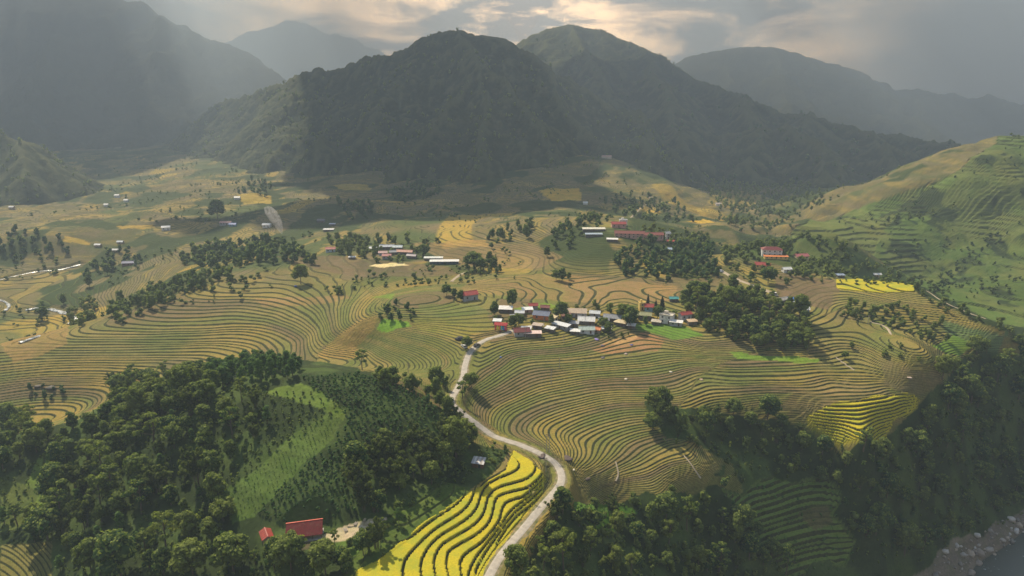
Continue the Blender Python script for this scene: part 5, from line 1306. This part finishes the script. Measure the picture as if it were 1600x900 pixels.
# ---- heaps, tarpaulins, straw and bundles lying in the fields
def heap(u, v, w, h, col, name, label, cat, group=None, seed=0):
    x, y, z = spot(u, v); rs = np.random.RandomState(seed + int(u)); V, F = ICO2; k_ = 1 + .16 * rs.normal(size=len(V))[:, None]
    me = raw_mesh(name, V * k_ * np.array([w / 2, w / 2.6, h * .55]), [F], [paint(col, name + '_surface')], None, False); o = link(name, me, None, (x, y, z)); o.rotation_euler = (0, 0, rs.rand() * 6); tag(o, label, cat, group)
for u, v, w, h, c, n, l, ct in [
 (462,447,2.6,.8,(.04,.12,.55),'tarpaulin','bright blue tarpaulin spread below the lone tree in the gold field','tarpaulin'),
 (782,558,1.8,.5,(.1,.16,.5),'tarpaulin','small blue tarpaulin beside the road below the village','tarpaulin'),
 (932,530,3.6,.5,(.25,.2,.5),'tarpaulin','violet tarpaulin at the left end of the drying fields','tarpaulin'),
 (987,539,2.6,.9,(.12,.13,.35),'bundle','dark blue bundle on the lip of the upper drying field','bundle'),
 (941,540,2.4,.9,(.2,.17,.25),'bundle','grey violet bundle left of the dark blue one','bundle'),
 (942,559,2.6,1.2,(.28,.24,.24),'straw_stack','weathered grey straw stack below the drying fields','straw stack'),
 (978,553,2.6,.7,(.4,.32,.28),'straw_stack','pinkish grey straw heap on the lower drying field','straw stack'),
 (1095,593,3.0,.7,(.5,.38,.26),'straw_stack','straw heap at the right end of the wide terrace','straw stack'),
 (978,592,2.4,.5,(.62,.55,.42),'straw_stack','pale straw heap on the wide terrace','straw stack'),
 (1048,581,2.2,.5,(.75,.7,.58),'straw_stack','brightest pale straw heap on the wide terrace','straw stack'),
 (1030,611,3.2,.6,(.62,.42,.28),'straw_stack','orange straw heap below the wide terrace','straw stack'),
 (1421,590,2.6,.6,(.7,.55,.45),'straw_stack','pale pink straw heap in the brown field on the right','straw stack'),
 (918,748,3.0,1.0,(.14,.11,.09),'straw_stack','dark burnt straw heap on the terraces right of the road bend','straw stack'),
 (896,734,1.6,.4,(.7,.62,.45),'straw_stack','small cream straw heap right of the road bend','straw stack'),
 (832,770,2.6,1.0,(.35,.3,.08),'straw_stack','heap of cut rice beside the short pole in the yellow field','straw stack'),
 (885,716,5.5,.8,(.13,.10,.09),'earth_mound','dark earth mound spilling beside the road','earth mound'),
 (846,712,5.0,.6,(.14,.11,.10),'earth_mound','lower end of the dark earth bank beside the road','earth mound'),
 (80,606,6,1.6,(.12,.11,.09),'rock_outcrop','dark rock outcrop at the right of the far left terraces','rock'),
 (58,604,5,1.4,(.14,.12,.10),'rock_outcrop','reddish rock outcrop on the far left terraces','rock'),
 (718,529,6.5,1.6,(.03,.035,.045),'tarpaulin','large black tarpaulin heap beside the sandy plot','tarpaulin'),
 (737,535,3,.8,(.65,.5,.32),'sand_pile','sand pile beside the parked vehicles','sand pile'),
 (1003,529,.1,.1,(.1,.1,.1),'bundle','',''),
]:
    if l: heap(u, v, w, h, c, n, l, ct)
# timber and rubble lying about in the sandy yard
for i, (u, v) in enumerate([(548,822),(556,818),(565,824),(575,818),(540,828),(583,816),(570,812),(596,813)]):
    x, y, z = spot(u, v); bm = bmesh.new(); n = 3 + i % 3
    for j in range(n): bx(bm, -1.1, 1.1, j * .3 - n * .15, j * .3 - n * .15 + .22, .02 * j, .2 + .05 * (j % 2))
    o = bm_obj('timber_stack', bm, paint([(.5, .42, .3), (.34, .30, .26), (.62, .55, .42)][i % 3], 'sawn_timber'), None); o.location = (x, y, z); o.rotation_euler = (0, 0, i * 1.3)
    tag(o, 'loose stack of sawn timber lying in the sandy shed yard', 'timber', 'timber stacks in the shed yard')

# ------------------------------------------------------------------ standing rice on the yellow terraces
k = NT('ripe_rice', spec=.1, rough=.85); pos = k.pos(); n = k.noise(1.6, 5, .7, pos); b = k.noise(.12, 3, .6, pos)
c = k.mix(k.rng(n, .3, .7), (.36, .30, .02), (.60, .50, .03)); c = k.mix(k.rng(b, .42, .62, 0, .8), c, (.30, .34, .035)); k.base(c); k.bump(k.noise(4, 3, .6, pos), .15, .7); M_RICE = k.m
def rice(poly_name, label, hgt=.5, lo=.0, hi=.59, res=.45):
    P0 = POLY[poly_name]; X, Y = np.meshgrid(np.arange(P0[:, 0].min() - 1, P0[:, 0].max() + 1, res), np.arange(P0[:, 1].min() - 1, P0[:, 1].max() + 1, res), indexing='ij')
    Z, C_, L_, T_ = ground_fields(X, Y)
    wx_ = X + (vnoise(X / 6, Y / 6) - .5) * 1.5; fr = L_ - np.floor(L_); mm = in_poly(wx_, Y, P0) & (fr > lo) & (fr < hi) & (T_ > .5)
    Z = Z + hgt + .06 * (vnoise(X * 1.3, Y * 1.3) - .5)
    nr, nc = mm.shape; idx = np.arange(nr * nc).reshape(nr, nc)
    q = np.stack([idx[:-1, :-1], idx[:-1, 1:], idx[1:, 1:], idx[1:, :-1]], -1).reshape(-1, 4); q = q[mm.ravel()[q].sum(1) >= 3]
    e_ = np.concatenate([q[:, [0, 1]], q[:, [1, 2]], q[:, [2, 3]], q[:, [3, 0]]]); key = np.sort(e_, 1); key = key[:, 0] * (nr * nc) + key[:, 1]
    _, first, cnt = np.unique(key, return_index=True, return_counts=True); eb = e_[first[cnt == 1]]
    used, inv = np.unique(q, return_inverse=True); nV = len(used); remap = np.full(nr * nc, -1); remap[used] = np.arange(nV)
    V = np.stack([X.ravel()[used], Y.ravel()[used], Z.ravel()[used]], -1); V2 = V.copy(); V2[:, 2] -= hgt + .12
    eb = remap[eb]; inv = np.concatenate([inv.reshape(-1, 4), np.stack([eb[:, 1], eb[:, 0], eb[:, 0] + nV, eb[:, 1] + nV], -1)]); V = np.concatenate([V, V2])
    me = raw_mesh('rice_crop', V, [inv.reshape(-1, 4)], [M_RICE], None, False); o = link('rice_crop', me); tag(o, label, 'rice', None, 'stuff')
rice('yellow_fore', 'ripe yellow rice on curving terraces beside the road in the foreground')
rice('yellow_right', 'brightest yellow rice on steep terraces at the lower right', hgt=.3, res=.38)
rice('yellow_far', 'ripe yellow rice on the distant plot behind the right terraces')

# ------------------------------------------------------------------ river bottom right, with its boulders
def river_right():
    x0, y0, z0 = spot(1530, 872); pts = [(1600,905),(1570,880),(1545,870),(1560,855),(1600,838)]
    zz = z0 - 1.6
    n = 40; X, Y = np.meshgrid(np.linspace(x0 - 40, x0 + 260, n), np.linspace(y0 - 110, y0 + 160, n), indexing='ij'); k = NT('river_water', spec=.6, rough=.12); pos = k.pos()
    k.base(k.mix(k.rng(k.noise(.25, 5, .7, pos), .64, .70), (.075, .085, .065), (.5, .53, .55))); k.bump(k.noise(1.5, 3, .6, pos), .12)
    grid_mesh('river', X, Y, np.full(X.shape, zz), (), k.m)
    rs = random.Random(4); P1 = world_poly([(1400,905),(1440,890),(1470,866),(1530,832),(1600,798),(1680,790),(1680,905)])
    V, F = ICO1; ms = []
    for i in range(5):
        r = np.random.RandomState(i); ms.append(raw_mesh('boulder', V * (1 + .22 * r.normal(size=len(V))[:, None]) * np.array([1, .8, .6]), [F], [paint([(.36, .31, .27), (.46, .42, .38), (.28, .26, .24), (.50, .42, .34), (.60, .58, .56)][i], 'river_stone', .8)], None, False))
    sp_ = []
    while len(sp_) < 290:
        x = rs.uniform(P1[:, 0].min(), P1[:, 0].max()); y = rs.uniform(P1[:, 1].min(), P1[:, 1].max())
        if in_poly(np.array([x]), np.array([y]), P1)[0]: sp_.append((x, y))
    for x, y in sp_:
        s = .6 + 2.4 * rs.random() ** 3; o = link('boulder', ms[rs.randrange(5)], None, (x, y, float(ground_h(x, y)) + s * .15)); o.scale = (s, s, s); o.rotation_euler = (rs.uniform(-.3, .3), 0, rs.uniform(0, 6))
        sz = 'large' if s > 1.7 else 'medium' if s > 1.0 else 'small'
        tag(o, f'{sz} grey brown boulder lying on the gravel of the shaded river bed', 'boulder', f'{sz} boulders in the river bed')
river_right()

# ------------------------------------------------------------------ smoke from field fires
def smoke(u, v, w, h, lean, dens, label, seed):
    x, y, z = spot(u, v); V, F = ICO2; V = V * np.array([w / 2, w / 2, h / 2]); V[:, 2] += h / 2; t = V[:, 2] / h
    V[:, 0] = V[:, 0] * (.35 + .9 * t) + lean * t ** 1.3; V[:, 1] *= (.35 + .9 * t)
    m = bpy.data.materials.new('smoke_haze'); m.use_nodes = True; nt = m.node_tree; nt.nodes.clear()
    o_ = nt.nodes.new('ShaderNodeOutputMaterial'); pv = nt.nodes.new('ShaderNodeVolumePrincipled'); pv.inputs['Color'].default_value = (.95, .96, 1, 1);  pv.inputs['Anisotropy'].default_value = .3
    ge = nt.nodes.new('ShaderNodeNewGeometry'); nz = nt.nodes.new('ShaderNodeTexNoise'); nz.inputs['Scale'].default_value = 1.6 / w ** .5 * .35; nz.inputs['Detail'].default_value = 4; nz.inputs['Distortion'].default_value = 1.2
    nt.links.new(ge.outputs['Position'], nz.inputs['Vector']); mr = nt.nodes.new('ShaderNodeMapRange'); mr.inputs[1].default_value = .40; mr.inputs[2].default_value = .75; mr.inputs[4].default_value = dens * 2
    nt.links.new(nz.outputs['Fac'], mr.inputs[0]); nt.links.new(mr.outputs[0], pv.inputs['Density'])
    nt.links.new(pv.outputs[0], o_.inputs['Volume'])
    me = raw_mesh('smoke', V, [F], [m], None, True); o = link('smoke', me, None, (x, y, z + .5)); tag(o, label, 'smoke', None, 'stuff')
smoke(441, 368, 16, 34, -14, .09, 'white smoke rising from behind the dark round wood', 1)
smoke(410, 231, 26, 20, 70, .14, 'white smoke drifting right from a fire in the far valley', 3)

HAZE = 2.1e-4
SHADE_CLOUDS = [(-1130, -450, 1750, 3300, 1180, 3.1, .3), (-2300, -1480, 1800, 3500, 1190, 9.1, .25), (-750, 520, 2150, 3300, 1185, 8.4, .0), (-4600, -2250, 2900, 5400, 1200, 7.7, .3), (900, 3600, 2900, 5200, 1190, 12.3, .4)]

# ------------------------------------------------------------------ unseen clouds, added to shade mountains and leave gaps for sunbeams
k = NT('shade_cloud_vapour', spec=0, rough=1); k.base((.82, .82, .84)); M_SHADE_CLOUD = k.m
def shade_cloud(x0, x1, y0, y1, z, seed, gap=.0):
    n = 70; X, Y = np.meshgrid(np.linspace(x0, x1, n), np.linspace(y0, y1, n), indexing='ij')
    u = (X - x0) / (x1 - x0) * 2 - 1; v = (Y - y0) / (y1 - y0) * 2 - 1
    r = (abs(u) ** 2.6 + abs(v) ** 2.6) ** (1 / 2.6); w = 1 - r + .45 * fbm(X / 420 + seed, Y / 420, 4) - gap * np.clip(fbm(X / 300 + seed * 3, Y / 500, 3) + .1, 0, 1)
    t = 150 * np.sqrt(np.clip(w, 0, None)); lump = fbm(X / 160, Y / 160 + seed, 4) * 45
    keep = w > 0
    for_top = z + t + lump * (w > 0); bot = z - .25 * t + lump * .4 * (w > 0)
    idx = np.arange(n * n).reshape(n, n); q = np.stack([idx[:-1, :-1], idx[1:, :-1], idx[1:, 1:], idx[:-1, 1:]], -1).reshape(-1, 4)
    kf = keep.ravel()[q].sum(1) >= 3; q = q[kf]
    V = np.concatenate([np.stack([X, Y, for_top], -1).reshape(-1, 3), np.stack([X, Y, bot], -1).reshape(-1, 3)])
    me = raw_mesh('shade_cloud', V, [np.concatenate([q, q[:, ::-1] + n * n])], [M_SHADE_CLOUD], None, True)
    bm = bmesh.new(); bm.from_mesh(me); bmesh.ops.delete(bm, geom=[v_ for v_ in bm.verts if not v_.link_faces], context='VERTS'); bm.to_mesh(me); bm.free()
    o = link('shade_cloud', me); o['kind'] = 'structure'
for c in SHADE_CLOUDS: shade_cloud(*c)

# ------------------------------------------------------------------ haze
def haze_box():
    x0, x1, y0, y1, z0, z1 = -7600, 7600, -120, 6300, -110, 980
    bm = bmesh.new(); bmesh.ops.create_cube(bm, size=1)
    for v in bm.verts: v.co = ((x0 + x1) / 2 + v.co.x * (x1 - x0), (y0 + y1) / 2 + v.co.y * (y1 - y0), (z0 + z1) / 2 + v.co.z * (z1 - z0))
    me = bpy.data.meshes.new('haze'); bm.to_mesh(me); bm.free()
    m = bpy.data.materials.new('haze_air'); m.use_nodes = True; nt = m.node_tree; nt.nodes.clear()
    o = nt.nodes.new('ShaderNodeOutputMaterial'); v = nt.nodes.new('ShaderNodeVolumePrincipled')
    v.inputs['Color'].default_value = (.60, .78, 1.0, 1); v.inputs['Density'].default_value = HAZE; v.inputs['Anisotropy'].default_value = .15
    nt.links.new(v.outputs[0], o.inputs['Volume'])
    me.materials.append(m); ob = bpy.data.objects.new('haze', me); COL.objects.link(ob); ob['kind'] = 'stuff'
haze_box()

def mist(x, y, z, sx, sy, sz, dens, label):
    V, F = ico(3); m = bpy.data.materials.new('mist_air'); m.use_nodes = True; nt = m.node_tree; nt.nodes.clear()
    o = nt.nodes.new('ShaderNodeOutputMaterial'); v = nt.nodes.new('ShaderNodeVolumePrincipled')
    v.inputs['Color'].default_value = (.66, .82, 1.0, 1); v.inputs['Density'].default_value = dens; v.inputs['Anisotropy'].default_value = .15
    nt.links.new(v.outputs[0], o.inputs['Volume']); ob = link('mist', raw_mesh('mist', V * np.array([sx, sy, sz]), [F], [m], None, True), None, (x, y, z)); tag(ob, label, 'mist', None, 'stuff')
mist(-2000, 3300, 250, 2100, 1500, 720, 6.0e-4, 'mist hanging in front of the far left mountains')
mist(1900, 3300, 250, 1900, 1500, 720, 5.0e-4, 'mist hanging over the far right mountains')
